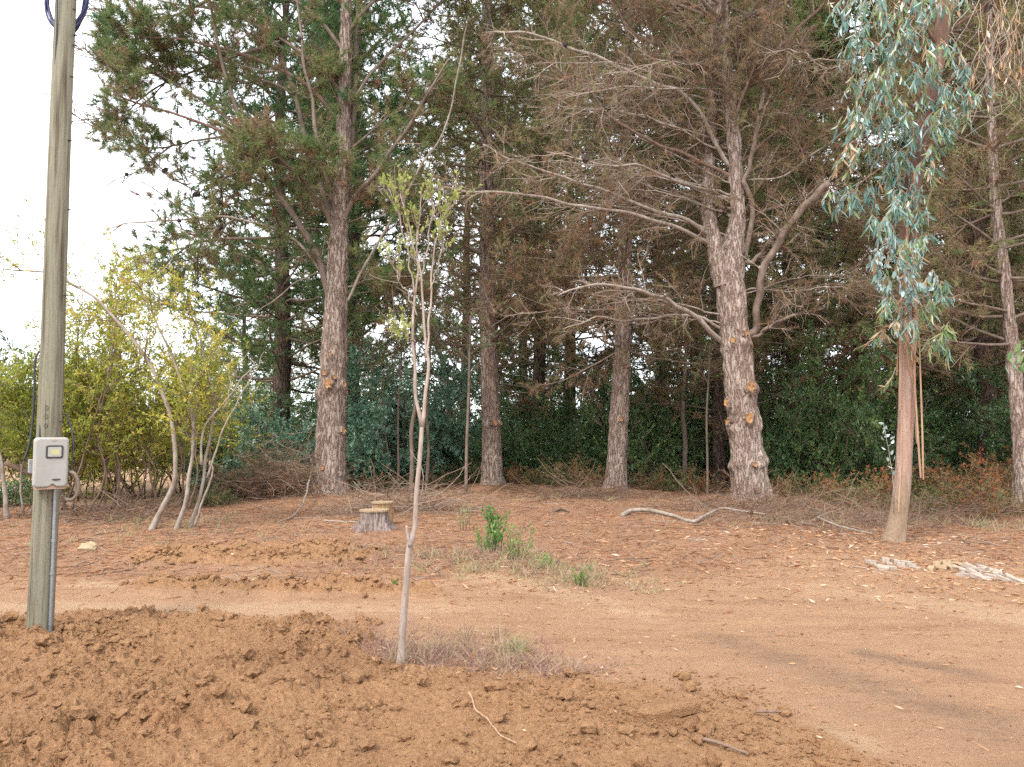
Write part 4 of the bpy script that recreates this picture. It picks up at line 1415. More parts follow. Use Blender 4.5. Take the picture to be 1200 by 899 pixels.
for px, Y, k, s, sh, lab in [(-15, 17.5, 1, .95, -.2, 'dull green shrub at the left edge behind the pole'), (45, 18.5, 1, .9, -.15, 'yellow-green shrub seen just left of the pole'), (100, 17, 0, 1.0, .0, 'tall yellow-green shrub in the second row right of the pole'),
                             (140, 19, 0, 1.1, .0, 'tallest yellow-green shrub in the back row left of the leaning stems'), (175, 17.5, 1, 1.05, .05, 'rounded yellow-green shrub behind the leaning stems'),
                             (222, 19, 1, 1.0, -.05, 'yellow-green shrub in the back row near the blue-green shrub')]:
    yel[k].put(px, Y, s, lab, 'yellow-green shrubs on the left', sh)
hedge_specs = [
    ('dense yellow-green shrub with thin dark stems just right of the pole', [(92, 604), (112, 600), (128, 598)], 14.4, 315, 82, .0),
    ('yellow-green bushy shrub between the pole and the leaning stems', [(140, 600), (152, 597), (168, 598)], 14.8, 335, 83, .05),
    ('yellow-green shrub behind the leaning stems, left of the blue-green shrub', [(190, 592), (215, 590), (236, 592)], 15.4, 400, 84, -.05),
    ('green shrub behind the meter box on the pole', [(62, 602), (74, 603), (84, 604)], 14.6, 400, 85, -.2)]
for lab, bases, Y, top, seed, sh in hedge_specs:
    r_ = np.random.default_rng(seed)
    st = []
    for (bx, by) in bases:
        for q in range(2):
            x0 = bx + r_.uniform(-8, 8)
            x1 = x0 + r_.uniform(-45, 45)
            tp = top + r_.uniform(0, 60)
            st.append(([(x0, by), (x0 + r_.uniform(-22, 24), by - 45), ((x0 + x1) / 2 + r_.uniform(-8, 8), by - 100), (x1, (tp + by) / 2 - 40), (x1 + r_.uniform(-15, 15), tp)], Y + r_.uniform(-.5, .7), .026, .006))
    shrub(lab, st, seed, sub=16, subl=.95, leafn=12, t0=.28, smat='limb_red', leaf=.068, tint=(.1, .9), shift=sh)
shrub('green shrub with bare grey stems at the left edge', [([(8, 612), (4, 560), (-6, 500), (-2, 440)], 13.4, .055, .012), ([(28, 600), (24, 560), (34, 510), (20, 450)], 14, .025, .008), ([(34, 600), (50, 555), (48, 500), (40, 455)], 14.2, .02, .006)],
      86, sub=20, subl=.8, leafn=13, t0=.35, smat='limb_grey', shift=-.25, leaf=.07)
ever[2].put(12, 15.8, (.55, .55, .35), 'low dark green bush at the left edge near the pole', 'low bushes at the left edge', .1)
ever[0].put(-30, 34, (1.3, 1.3, 1.45), 'dark tree-like bush far off at the left edge against the sky', 'low bushes at the left edge', -.05)
ever[2].put(60, 30, (1.6, 1.2, .8), 'green bush far off behind the pole', 'low bushes at the left edge', .25)
for q_, (px_, lab_) in enumerate([(-30, 'green bush on the far field at the left edge'), (40, 'green bush on the far field just left of the pole'), (245, 'green bush on the far field right of the leaning stems')]):
    ever[q_ % 2].put(px_, 38 + 3 * (q_ % 3), (1.8, 1.2, .75), lab_, 'far bushes on the left', .2)
ever[2].put(150, 31, (1.7, 1.2, .85), 'green bush far off behind the yellow-green shrubs', 'low bushes at the left edge', .25)
bank = px_path([(8, 542), (30, 552), (62, 562)], 14.2)
V, Q, T = tubes(catmull(bank, 10)[None], np.full((1, 10), .06), 7, caps=True)
tag(obj('fallen_log', V, [Q, T], M['limb_red'], smoothed=True, origin=bank[0]), 'dark reddish fallen trunk propped among the stems behind the pole', 'log')

# ------------------------------------------------------------------ thin stems between the pines
for lab, pts, Y, r0 in [
        ('thin straight bare pole-like stem in front of the slim pine', [(546, 579), (547, 520), (549, 470), (550, 425)], 18.8, .045),
        ('thin curved brown stem just left of the leafy sapling', [(481, 576), (483, 540), (482, 505), (487, 470), (486, 420)], 19.2, .06),
        ('thin grey stem right of the leafy sapling', [(499, 572), (502, 530), (500, 480), (503, 430)], 20.2, .05),
        ('slender upright stem left of the leafy sapling', [(466, 572), (467, 540), (466, 500), (468, 460)], 20, .04),
        ('slender leaning stem near the blue-green bushes', [(459, 572), (456, 540), (452, 510), (450, 480)], 20.4, .03),
        ('thin bare stem left of the forked pine', [(829, 585), (829, 540), (828, 490), (830, 450)], 17.6, .03),
        ('dark thin trunk leaning in the shade left of the slim pine', [(535, 545), (527, 490), (520, 430), (510, 400)], 25, .11),
        ('slim dark trunk beside the thick dark pine on the right', [(1174, 560), (1173, 510), (1172, 470), (1170, 400)], 22, .10),
        ('slim shaded trunk behind the forked pine', [(801, 560), (803, 520), (800, 480), (803, 430)], 22, .08),
        ('slim shaded trunk beside the thin dark pine', [(820, 560), (821, 520), (822, 470), (823, 400)], 24, .08)]:
    P = px_path(pts, Y)
    P[0, 2] = gz(P[0, 0], P[0, 1]) - .05
    P = catmull(np.vstack([P, P[-1] + (P[-1] - P[-2]) * 1.2]), 22)
    V, Q, T = tubes(P[None], np.linspace(r0, r0 * .6, 22)[None], 8, caps=True)
    stem_thing = thing('thin_tree', lab, 'sapling', (P[0, 0], P[0, 1], P[0, 2]), 'thin stems between the pines')
    obj('trunk', V, [Q, T], M['limb'], stem_thing, smoothed=True)
    rs = np.random.default_rng(int(pts[0][0]))
    tip = grow(np.repeat(P[-6:-1], 3, 0), np.concatenate([rs.normal(size=(15, 2)) * .7, np.full((15, 1), .6)], 1), .9, 6, .15, -.1, rs)
    A = Acc()
    V, Q = tubes(tip, np.linspace(.012, .004, 6)[None], 3)
    A.add(V, Q, .4)
    A.build('twigs', M['twig'], stem_thing, kind='stuff')
    Pl, Tl, tl = along(tip, 22, .3, 1, rs)
    V, Fc = leaf_quads(Pl, unit(side_dirs(Tl, .4, 1.3, 1, rs) + [0, 0, -.4]), .09, .035, rs)
    obj('foliage', V, Fc, M['bush_leaf'], stem_thing, attrs={'tint': np.repeat(rs.uniform(.2, .9, len(Pl)), 4)}, kind='stuff')

# ------------------------------------------------------------------ utility pole, meter box, conduit, cables
M['pole'] = rough_mat('weathered_pole', [(0.30, (0.040, 0.032, 0.022)), (0.41, (0.125, 0.106, 0.072)), (0.54, (0.225, 0.205, 0.150)), (0.63, (0.165, 0.160, 0.112)), (0.75, (0.26, 0.245, 0.19))], (30, 30, .9), detail=9, bump=0.8, bscale=(70, 70, 1.5), dist=0.012, rough=.9)
M['check'] = plain_mat('dark_crack', (0.06, 0.05, 0.035), .9)
M['box_plastic'] = rough_mat('light_grey_plastic', [(0.1, (0.16, 0.13, 0.10)), (0.34, (0.255, 0.245, 0.219)), (0.7, (0.304, 0.294, 0.267))], (6, 6, 6), bump=0.04, rough=.45, spec=.4)
M['box_dark'] = plain_mat('dark_plastic', (0.035, 0.032, 0.032), .5)  # dark plastic of the window frame and the slot plate
M['pane'] = plain_mat('yellowed_window', (0.364, 0.329, 0.154), .15, 0, .6, .06)
M['pane_edge'] = plain_mat('grey_window_mask', (0.280, 0.273, 0.238), .2, 0, .6, .05)
M['rust'] = plain_mat('rusty_lip', (0.42, 0.27, 0.19), .7)
M['galv'] = plain_mat('galvanised_steel', (0.294, 0.301, 0.315), .45, .7)
M['cable'] = plain_mat('black_cable', (0.025, 0.025, 0.03), .5)
M['cable_blue'] = plain_mat('dark_blue_cable', (0.030, 0.030, 0.095), .45)
M['cable_brown'] = plain_mat('brown_corrugated_hose', (0.13, 0.095, 0.07), .6)
M['nail'] = plain_mat('dark_nail', (0.02, 0.018, 0.016), .6, .5)

pb = gp(46, 751)
PX, PY = pb[0], pb[1]
pole = thing('utility_pole', 'weathered greenish wooden utility pole set in the dug soil', 'pole', pb)
zz = np.linspace(-.4, 8.0, 120)
S = 40
th = np.arange(S) * 2 * math.pi / S
prad = lambda z: 0.091 - 0.0036 * z
axis = lambda z: np.array([PX + 0.004 * z + .008 * math.sin(z * 1.1), PY, pb[2] + z])
cen = np.array([axis(z) for z in zz])
R = np.array([prad(z) for z in zz])[:, None] * (1 + .012 * pn2(np.cos(th)[None] * 3 + zz[:, None] * .8, np.sin(th)[None] * 3 + zz[:, None] * .3)) + .0025 * pn2(th[None] * 14, zz[:, None] * .5)
# a drying check runs down the front
R = R - .016 * np.exp(-((th[None] - 4.83 - .03 * np.sin(zz[:, None] * 2)) / .05) ** 2) * smooth(2.6, 2.2, zz)[:, None]
V = (cen[:, None] + np.stack([np.cos(th), np.sin(th), 0 * th], 1)[None] * R[..., None]).reshape(-1, 3)
i, s_ = np.meshgrid(np.arange(len(zz) - 1), np.arange(S), indexing='ij')
Q = np.stack([i * S + s_, i * S + (s_ + 1) % S, (i + 1) * S + (s_ + 1) % S, (i + 1) * S + s_], -1).reshape(-1, 4)
top = np.array([(len(zz) - 1) * S + np.arange(S)])
obj('shaft', V, [Q, top], M['pole'], pole, smoothed=True)
for (px, py) in [(80, 47), (81, 35), (79, 4), (76, 84), (75, 160), (74, 242), (70, 344), (67, 485), (65, 494)]:
    z = at(px, py, PY - .1)[2] - pb[2]
    c0 = axis(z)
    dx = at(px, py, PY - .1)[0] - c0[0]
    rr = prad(z)
    yy = -math.sqrt(max(1e-4, rr * rr - dx * dx))
    P = np.array([[c0[0] + dx - .012, PY + yy + .006, c0[2]], [c0[0] + dx - .010, PY + yy - .012, c0[2] + .004], [c0[0] + dx + .010, PY + yy - .012, c0[2] - .002], [c0[0] + dx + .012, PY + yy + .006, c0[2]]])
    V, Q, T = tubes(P[None], np.full((1, 4), .0045), 6, caps=True)
    obj('staple', V, [Q, T], M['nail'], pole)
# number stamps branded into the wood above the box
for j, (px, py) in enumerate([(73, 478), (73, 488), (73, 499)]):
    z = at(px, py, PY - .1)[2] - pb[2]
    c0 = axis(z)
    th2 = np.linspace(0, 2 * math.pi, 12)
    a0 = 0.28
    ring = np.stack([c0[0] + prad(z) * np.sin(a0 + .11 * np.cos(th2)), PY - prad(z) * np.cos(a0 + .11 * np.cos(th2)) - .001, c0[2] + .018 * np.sin(th2)], 1)
    V, Q = tubes(ring[None], np.full((1, 12), .002), 4)
    obj('branded_mark', V, Q, M['check'], pole)

# meter box on the front of the pole
bc = at(61, 542, PY - .17)
bw, bh, bd = .222, .375, .13
zbox = bc[2]
BX = float(axis(zbox - pb[2])[0])
front = PY - .105 - .012 - bd


def rounded_prism(w, h, rc, n=5, notch=False):
    """outline of a rounded rectangle in x,z"""
    pts = []
    for cx_, cz_, a0 in [(w / 2 - rc, h / 2 - rc, 0), (-w / 2 + rc, h / 2 - rc, 90), (-w / 2 + rc, -h / 2 + rc, 180), (w / 2 - rc, -h / 2 + rc, 270)]:
        if notch and a0 == 270:
            for xx in np.linspace(-w * .12, w * .22, 9):
                pts.append((xx, -h / 2 + .022 * math.exp(-((xx - w * .06) / (w * .09)) ** 2)))
        for k in range(n + 1):
            a = math.radians(a0 + 90 * k / n)
            pts.append((cx_ + rc * math.cos(a), cz_ + rc * math.sin(a)))
    return np.array(pts)


def prism(outline, cx_, cz_, layers):
    """layers: [(y, inset)] back to front; closed at both ends"""
    n = len(outline)
    V = []
    c = outline.mean(0)
    ext = np.abs(outline).max(0)
    for y, ins in layers:
        o2 = outline * (1 - ins / ext)
        V.append(np.stack([cx_ + o2[:, 0], np.full(n, y), cz_ + o2[:, 1]], 1))
    V = np.concatenate(V)
    k = np.arange(n)
    Q = np.vstack([np.stack([j * n + k, j * n + (k + 1) % n, (j + 1) * n + (k + 1) % n, (j + 1) * n + k], 1) for j in range(len(layers) - 1)])
    caps = np.stack([k[::-1], (len(layers) - 1) * n + k])
    return V, Q, caps


box_t = thing('meter_box', 'light grey plastic electricity meter box strapped to the wooden pole', 'meter box', (BX, PY, zbox - bh / 2))
box_t.rotation_euler = (0, 0, math.radians(37))
V, Q, cp = prism(rounded_prism(bw * .94, bh * .97, .02), BX, zbox - .004, [(PY - .085, 0), (PY - .10 - bd * .45, 0)])
obj('back_case', V, [Q, cp], M['box_plastic'], box_t)
V, Q, cp = prism(rounded_prism(bw, bh, .028, notch=True), BX, zbox, [(PY - .1 - bd * .46, 0), (front + .018, .0), (front + .006, .005), (front, .014)])
cov = obj('cover', V, [Q, cp], M['box_plastic'], box_t)
wx, wz = BX + .018, zbox + .080
V, Q, cp = prism(rounded_prism(.112, .098, .014), wx, wz, [(front + .004, 0), (front - .004, 0), (front - .006, .003)])
obj('window_frame', V, [Q, cp], M['box_dark'], cov)
V, Q, cp = prism(rounded_prism(.086, .072, .008), wx, wz, [(front - .004, 0), (front - .009, 0)])
obj('window_mask', V, [Q, cp], M['pane_edge'], cov)
V, Q, cp = prism(rounded_prism(.058, .040, .005), wx + .003, wz - .002, [(front - .006, 0), (front - .0105, 0)])
obj('window_pane', V, [Q, cp], M['pane'], cov)
tt = np.linspace(0, 2 * math.pi, 20, endpoint=False)
lens = np.stack([.030 * np.cos(tt), .010 * np.sin(tt) * np.abs(np.sin(tt)) ** .3 * np.where(np.sin(tt) > 0, .45, 1.0)], 1)
V, Q, cp = prism(lens, BX + .035, zbox - .125, [(front + .004, 0), (front - .003, 0)])
obj('finger_slot', V, [Q, cp], M['box_dark'], cov)
V, Q, cp = prism(rounded_prism(.03, .012, .004), BX + .01, zbox + bh / 2 - .018, [(front + .004, 0), (front - .003, 0)])
obj('top_latch', V, [Q, cp], M['rust'], cov)
V, Q, cp = prism(rounded_prism(bw * .86, .03, .008), BX - .002, zbox - bh / 2 + .004, [(PY - .1, 0), (front + .02, 0)])
obj('bottom_lip', V, [Q, cp], M['rust'], box_t)
strap_z = zbox + .02
for sx in (-1,):
    V, Q, cp = prism(rounded_prism(.03, .10, .006), BX - bw / 2 - .004, strap_z - .05, [(PY - .02, 0), (PY - .12, 0)])
    obj('side_bracket', V, [Q, cp], M['galv'], box_t)

cd = thing('conduit_pipe', 'thin galvanised conduit running down the front of the pole below the meter box', 'pipe', (PX, PY - .11, pb[2]))
ca = math.radians(72)
P = np.array([axis(z) + (prad(z) + .012) * np.array([math.sin(ca - .10 * z), -math.cos(ca - .10 * z), 0]) for z in np.linspace(zbox - bh / 2 + .02 - pb[2], -.06, 20)])
V, Q, T = tubes(P[None], np.full((1, 20), .0125), 12, caps=True)
obj('pipe', V, [Q, T], M['galv'], cd, smoothed=True)
for k in (7, 11, 18):
    V, Q, T = tubes(np.array([[P[k] + [0, 0, -.011], P[k] + [0, 0, .011]]]), np.full((1, 2), .017), 12, caps=True)
    obj('pipe_clamp', V, [Q, T], M['galv'], cd)


def cable(name, label, pts, r, mat, cat='cable', n=40, group=None):
    P = catmull(np.array(pts), n)
    V, Q, T = tubes(P[None], np.full((1, n), r), 8, caps=True)
    return tag(obj(name, V, [Q, T], M[mat], smoothed=True, origin=P[-1]), label, cat, group)


cable('power_cable', 'thin black cable arching from the pole down to the left of the meter box', px_path([(52, 411, 0), (46, 412, -.03), (41, 425, -.05), (40, 460, -.06), (38, 495, -.06), (34, 522, -.08), (28, 540, -.1)], PY), .008, 'cable')
cable('power_cable', 'dark cable running along the left side of the pole into the meter box', px_path([(52, 440, -.02), (49, 480, -.06), (46, 520, -.09), (45, 545, -.1), (50, 556, -.12)], PY), .008, 'cable')
cable('power_cable', 'thin wire bowing out right of the pole above the meter box', px_path([(78, 484, -.05), (83, 500, -.05), (86, 520, -.06), (84, 545, -.08), (82, 556, -.1)], PY), .006, 'cable')
cable('hose_loop', 'brown hose looping out below the right side of the meter box', px_path([(81, 553, -.1), (88, 556, -.1), (92, 568, -.1), (90, 580, -.1), (83, 586, -.1), (76, 584, -.1), (72, 580, -.12)], PY), .014, 'cable_brown', 'hose')
cable('power_cable', 'thin grey wire hanging loosely down the left edge of the pole', px_path([(66, -60, -.09), (67, 10, -.09), (64, 90, -.06), (60, 170, -.03), (57, 250, -.03), (59, 285, -.06)], PY), .006, 'cable', n=50)
coil = thing('cable_coil', 'coil of dark blue cable hung on the pole near its top', 'cable', at(80, 0, PY))
rc = np.random.default_rng(4)
for k in range(6):
    tt = np.linspace(0, 2 * math.pi, 40)
    c0 = at(80 + rc.uniform(-2, 2), -5 + rc.uniform(-4, 2), PY + .12 + .012 * k)
    a_, b_ = .155 + rc.uniform(-.012, .012), .31 + rc.uniform(-.02, .02)
    P = np.stack([c0[0] + a_ * np.cos(tt) - .02, c0[1] + .02 * np.sin(tt * 2 + k), c0[2] + b_ * np.sin(tt)], 1)
    V, Q = tubes(P[None], np.full((1, 40), .0085), 6)
    obj('cable_turn', V, Q, M['cable_blue'], coil, smoothed=True)

# ------------------------------------------------------------------ leafy sapling in the foreground
M['sap_bark'] = rough_mat('sapling_bark', [(0.3, (0.195, 0.139, 0.109)), (0.55, (0.300, 0.236, 0.199)), (0.75, (0.390, 0.330, 0.285))], (30, 30, 8), bump=.6, dist=.006)
r = np.random.default_rng(91)
sb_ = gp(468, 782)
SY = sb_[1]
sap = thing('sapling', 'slender young tree with a bare pale stem and light green leaf tufts in the foreground', 'sapling', sb_)
P = px_path([(469, 784), (471, 750), (474, 710), (477, 670), (480, 640), (486, 618), (488, 580), (492, 535), (494.5, 498)], SY)
P[0, 2] = sb_[2] - .06
P = catmull(P, 60)
tt = np.linspace(0, 1, 60)
R = np.interp(tt, [0, .08, .45, .56, .6, 1], [.032, .026, .021, .024, .0165, .0145]) * (1 + .07 * pn2(tt * 40, tt * 0 + .5))
V, Q, T = tubes(P[None], R[None], 12, caps=True)
obj('trunk', V, [Q, T], M['sap_bark'], sap, smoothed=True)
limb(sap, px_path([(481, 640, -.01), (477.5, 628, -.02), (477, 616, -.02)], SY), .018, .010, M['sap_bark'], n=8, name='broken_stub', wob=.004)
stems = []
for pts, r0 in [([(494.5, 500), (488, 465), (485, 430), (484, 395), (486, 350), (489, 315), (484, 280), (477, 250), (470, 228)], .016),
                ([(494.5, 500), (499, 465), (501, 430), (499, 400), (496, 360), (492, 325), (490, 280), (493, 250), (495, 232)], .016),
                ([(499, 420), (503, 385), (504, 345), (508, 305), (512, 275), (524, 250), (532, 240)], .010),
                ([(486, 345), (480, 310), (474, 280), (466, 250), (457, 222)], .007),
                ([(492, 330), (499, 300), (503, 270), (508, 245), (506, 228)], .007),
                ([(489, 370), (478, 345), (466, 325), (460, 305)], .005),
                ([(487, 400), (478, 395), (470, 388)], .004),
                ([(504, 340), (512, 315), (517, 295), (520, 280)], .005)]:
    Pp, o = limb(sap, px_path(pts, SY), r0, .003, M['sap_bark'], n=26, S=7, name='stem', wob=.012)
    stems.append(resample(Pp, 8))
stems = np.array(stems)
S1, T1, t1 = along(stems, 12, .55, 1.0, r)
tw = grow(S1, side_dirs(T1, .25, .7, 1, r), r.uniform(.08, .28, len(S1)), 5, .12, .25, r)
V, Q = tubes(tw, np.linspace(.0028, .0014, 5)[None], 4)
obj('twigs', V, Q, M['twig'], sap, attrs={'tint': np.full(len(V), .7)}, kind='stuff')
k = r.random(len(tw)) < .75
Pl, Tl, tl = along(tw[k], 8, .4, 1.05, r)
extra = px_path([(466, 383, 0), (472, 392, 0), (478, 388, 0), (462, 388, .03), (470, 380, -.03)], SY)
ep = np.repeat(extra, 14, 0) + r.normal(size=(70, 3)) * .03
Pl, Tl = np.vstack([Pl, ep]), np.vstack([Tl, unit(r.normal(size=(70, 3)))])
V, Fc = leaf_quads(Pl, unit(side_dirs(Tl, .3, 1.1, 1, r) + [0, 0, .25]), .044 * r.uniform(.6, 1.2, len(Pl)), .021 * r.uniform(.7, 1.2, len(Pl)), r)
obj('foliage', V, Fc, M['sapling_leaf'], sap, attrs={'tint': np.repeat(r.random(len(Pl)), 4)}, kind='stuff')

# ------------------------------------------------------------------ eucalyptus on the right
m, t_, o_ = new_mat('eucalyptus_bark')
v_ = coords(t_, (20, 20, 1.3))
n1 = node(t_, "ShaderNodeTexNoise", Scale=1.2, Detail=6, Roughness=.6)
t_.links.new(v_, n1.inputs['Vector'])
cr = ramp(t_, [(.28, (0.217, 0.119, 0.092)), (.45, (0.311, 0.195, 0.150)), (.6, (0.341, 0.243, 0.192)), (.75, (0.362, 0.325, 0.257))])
t_.links.new(n1.outputs['Fac'], cr.inputs[0])
# lower trunk still carries older tan bark
tc_ = t_.nodes.new("ShaderNodeTexCoord")
sx_ = t_.nodes.new("ShaderNodeSeparateXYZ")
t_.links.new(tc_.outputs['Object'], sx_.inputs[0])
mm = node(t_, "ShaderNodeMath", operation='MULTIPLY_ADD')
t_.links.new(n1.outputs['Fac'], mm.inputs[0])
mm.inputs[1].default_value = 1.6
t_.links.new(sx_.outputs['Z'], mm.inputs[2])
mr = node(t_, "ShaderNodeMapRange")
t_.links.new(mm.outputs[0], mr.inputs['Value'])
mr.inputs['From Min'].default_value = 1.35
mr.inputs['From Max'].default_value = 1.75
n3 = node(t_, "ShaderNodeTexNoise", Scale=5.0, Detail=6, Roughness=.7)
t_.links.new(v_, n3.inputs['Vector'])
cr2 = ramp(t_, [(.3, (0.160, 0.099, 0.060)), (.6, (0.275, 0.201, 0.137)), (.75, (0.319, 0.255, 0.184))])
t_.links.new(n3.outputs['Fac'], cr2.inputs[0])
mx_ = node(t_, "ShaderNodeMix", data_type='RGBA')
t_.links.new(mr.outputs[0], mx_.inputs[0])
t_.links.new(cr2.outputs[0], mx_.inputs[6])
t_.links.new(cr.outputs[0], mx_.inputs[7])
p_ = node(t_, "ShaderNodeBsdfPrincipled", Roughness=.7)
p_.inputs['Specular IOR Level'].default_value = .2
t_.links.new(mx_.outputs[2], p_.inputs['Base Color'])
bb = node(t_, "ShaderNodeBump", Strength=.8, Distance=.02)
t_.links.new(n3.outputs['Fac'], bb.inputs['Height'])
t_.links.new(bb.outputs[0], p_.inputs['Normal'])
t_.links.new(p_.outputs[0], o_.inputs['Surface'])
M['euc_bark'] = m
M['euc_brown'] = rough_mat('eucalyptus_brown_upper_bark', [(.3, (.075, .042, .03)), (.55, (.15, .088, .062)), (.75, (.24, .165, .12))], (14, 14, 1.5), bump=.6, dist=.02)
M['strip'] = rough_mat('hanging_bark', [(.3, (.24, .135, .085)), (.7, (.42, .27, .18))], (20, 20, 3), bump=.4, dist=.01)
M['euc_blue'] = leaf_mat('eucalyptus_leaf_blue', [(0, (0.085, 0.177, 0.150)), (.6, (0.148, 0.270, 0.239)), (1, (0.244, 0.376, 0.346))], .3, .5, .22, shift=False)
M['euc_green'] = leaf_mat('eucalyptus_leaf_green', [(0, (0.093, 0.160, 0.063)), (.6, (0.174, 0.246, 0.099)), (1, (0.273, 0.321, 0.147))], .3, .5, .22, shift=False)
M['euc_dead'] = leaf_mat('eucalyptus_leaf_dead', [(0, (0.267, 0.146, 0.070)), (.6, (0.384, 0.246, 0.136)), (1, (0.444, 0.345, 0.228))], .2, .5, .2, shift=False)
M['euc_silver'] = leaf_mat('eucalyptus_leaf_silver', [(0, (0.214, 0.314, 0.301)), (1, (0.340, 0.431, 0.411))], .2, .5, .3, shift=False)

r = np.random.default_rng(111)
EY = EUC[1]
eb = np.array([EUC[0], EY, gz(*EUC)])
euc = thing('eucalyptus_tree', 'pink-barked eucalyptus with drooping blue-green leaves and hanging bark strips', 'tree', eb)
path = px_path([(1046, 652), (1052, 610), (1058, 560), (1061, 500), (1063, 440), (1062, 385), (1063, 320), (1067, 240), (1082, 150), (1100, 60), (1110, -30), (1118, -200), (1124, -420)], EY)
path[0, 2] = eb[2] - .1
V, Q, c, rr = trunk_mesh(path, [.128, .110, .104, .100, .098, .096, .090, .088, .085, .082, .078, .06,   .015], 36, .07, .006, [], flare=.04, seed=6, xs=5, zs=.6)
obj('trunk', V, Q, M['euc_bark'], euc, smoothed=True)


def strip(pts, w, Y=EY, thick=.004, mat='strip', twist=.6):
    P = catmull(px_path(pts, Y), 16)
    T, A, B = frames(P[None])
    A, B = A[0], B[0]
    a = np.linspace(0, twist, 16)[:, None] + r.uniform(0, 6)
    d = A * np.cos(a) + B * np.sin(a)
    e = -A * np.sin(a) + B * np.cos(a)
    ww = w * (.6 + .4 * np.sin(np.linspace(.3, 3.0, 16)))[:, None] * (1 + .25 * pn2(np.linspace(0, 6, 16), np.full(16, pts[0][0])))[:, None]
    V = np.stack([P - d * ww / 2, P + e * thick + d * 0, P + d * ww / 2, P - e * thick], 1).reshape(-1, 3)
    i, s = np.meshgrid(np.arange(15), np.arange(4), indexing='ij')
    Q = np.stack([i * 4 + s, i * 4 + (s + 1) % 4, (i + 1) * 4 + (s + 1) % 4, (i + 1) * 4 + s], -1).reshape(-1, 4)
    return obj('bark_strip', V, Q, M[mat], euc)


for pts, w in [([(1074, 385, -.15), (1072, 440, -.14), (1075, 500, -.12), (1079, 560, -.12)], .035), ([(1077, 390, -.13), (1079, 450, -.12), (1081, 510, -.1), (1082, 562, -.1)], .03), ([(1072, 400, -.14), (1070, 450, -.13), (1074, 520, -.12)], .02),
               ([(1058, 330, -.115), (1056, 370, -.12), (1055, 420, -.12), (1055, 480, -.11)], .045), ([(1062, 330, -.12), (1062, 380, -.12), (1065, 420, -.12), (1071, 450, -.12)], .05), ([(1056, 350, -.10), (1053, 400, -.11), (1051, 440, -.11)], .03),
               ([(1070, 320, -.14), (1074, 370, -.15), (1070, 410, -.16)], .05), ([(1064, 250, -.11), (1062, 300, -.11), (1058, 350, -.115)], .05), ([(1073, 250, -.09), (1072, 310, -.1), (1071, 370, -.11)], .04), ([(1056, 480, -.105), (1056, 540, -.11), (1053, 600, -.125)], .022)]:
    strip(pts, w)
# the bark hangs in rough brown sheets over the upper trunk
sheet = c[(c[:, 2] > at(1063, 395, EY)[2])]
th = np.arange(22) * 2 * math.pi / 22
q = []
for k_, p in enumerate(sheet):
    rad = np.interp(p[2], c[:, 2], rr)
    q.append(p + np.stack([np.cos(th), np.sin(th), 0 * th], 1) * (rad + .012 + .02 * np.abs(pn2(th * 3, p[2] * .8 + 0 * th)) * smooth(sheet[0, 2] - .02, sheet[0, 2] + .5, p[2]))[:, None])
q = np.array(q)
n_ = len(q)
ii, ss = np.meshgrid(np.arange(n_ - 1), np.arange(22), indexing='ij')
Q = np.stack([ii * 22 + ss, ii * 22 + (ss + 1) % 22, (ii + 1) * 22 + (ss + 1) % 22, (ii + 1) * 22 + ss], -1).reshape(-1, 4)
keepq = ~((ii.ravel() < 5) & (pn2(ss.ravel() * .7, ii.ravel() * .1) > -.05 * ii.ravel() + .1))
obj('bark_sheet', q.reshape(-1, 3), Q[keepq], M['euc_brown'], euc, smoothed=True)


def lance(L_, W_, curve, n=5):
    """sickle-shaped hanging leaf along -Z"""
    t = np.linspace(0, 1, n)
    w = W_ * np.sin(np.pi * np.clip(t * .97 + .02, 0, 1)) ** .8 * (1 - .35 * t) + .0008
    x = curve * L_ * t ** 2
    z = -L_ * t
    V = np.stack([np.stack([x - w / 2, .14 * w, z], 1), np.stack([x, -.1 * w, z], 1), np.stack([x + w / 2, .14 * w, z], 1)], 1).reshape(-1, 3)
    V[:, 1] += np.repeat(.05 * L_ * np.sin(t * 2.6), 3)
    Q = []
    for k in range(n - 1):
        for s in range(2):
            Q.append([k * 3 + s, k * 3 + s + 1, k * 3 + s + 4, k * 3 + s + 3])
    return V, np.array(Q)


LEAF = []
for (L_, W_, cv) in [(.16, .029, .12), (.19, .028, -.16), (.14, .034, .05), (.17, .026, .22), (.12, .036, -.05)]:
    LEAF.append(lance(L_, W_, cv))
SILV = [lance(.085, .050, .03, 5), lance(.10, .056, -.05, 5), lance(.075, .046, .08, 5)]
leaf_cache = {}


def leaf_data(kind, i, mat, tint):
    key = (kind, i, mat, tint)
    if key not in leaf_cache:
        V, Q = (LEAF if kind == 'l' else SILV)[i]
        leaf_cache[key] = mesh_data('leaf', V, Q, M[mat], {'tint': np.full(len(V), tint / 4.0)}, True)
    return leaf_cache[key]


def rot_to(d, roll):
    """matrix that takes -Z to d"""
    d = d / np.linalg.norm(d)
    a = np.cross(d, [0.31, .9, .2])
    a /= np.linalg.norm(a)
    b = np.cross(d, a)
    x = a * math.cos(roll) + b * math.sin(roll)
    y = np.cross(-d, x)
    return np.stack([x, y, -d], 1)


from mathutils import Matrix
LEAVES = []                                             # (position, direction, kind, shape, material, tint, scale)


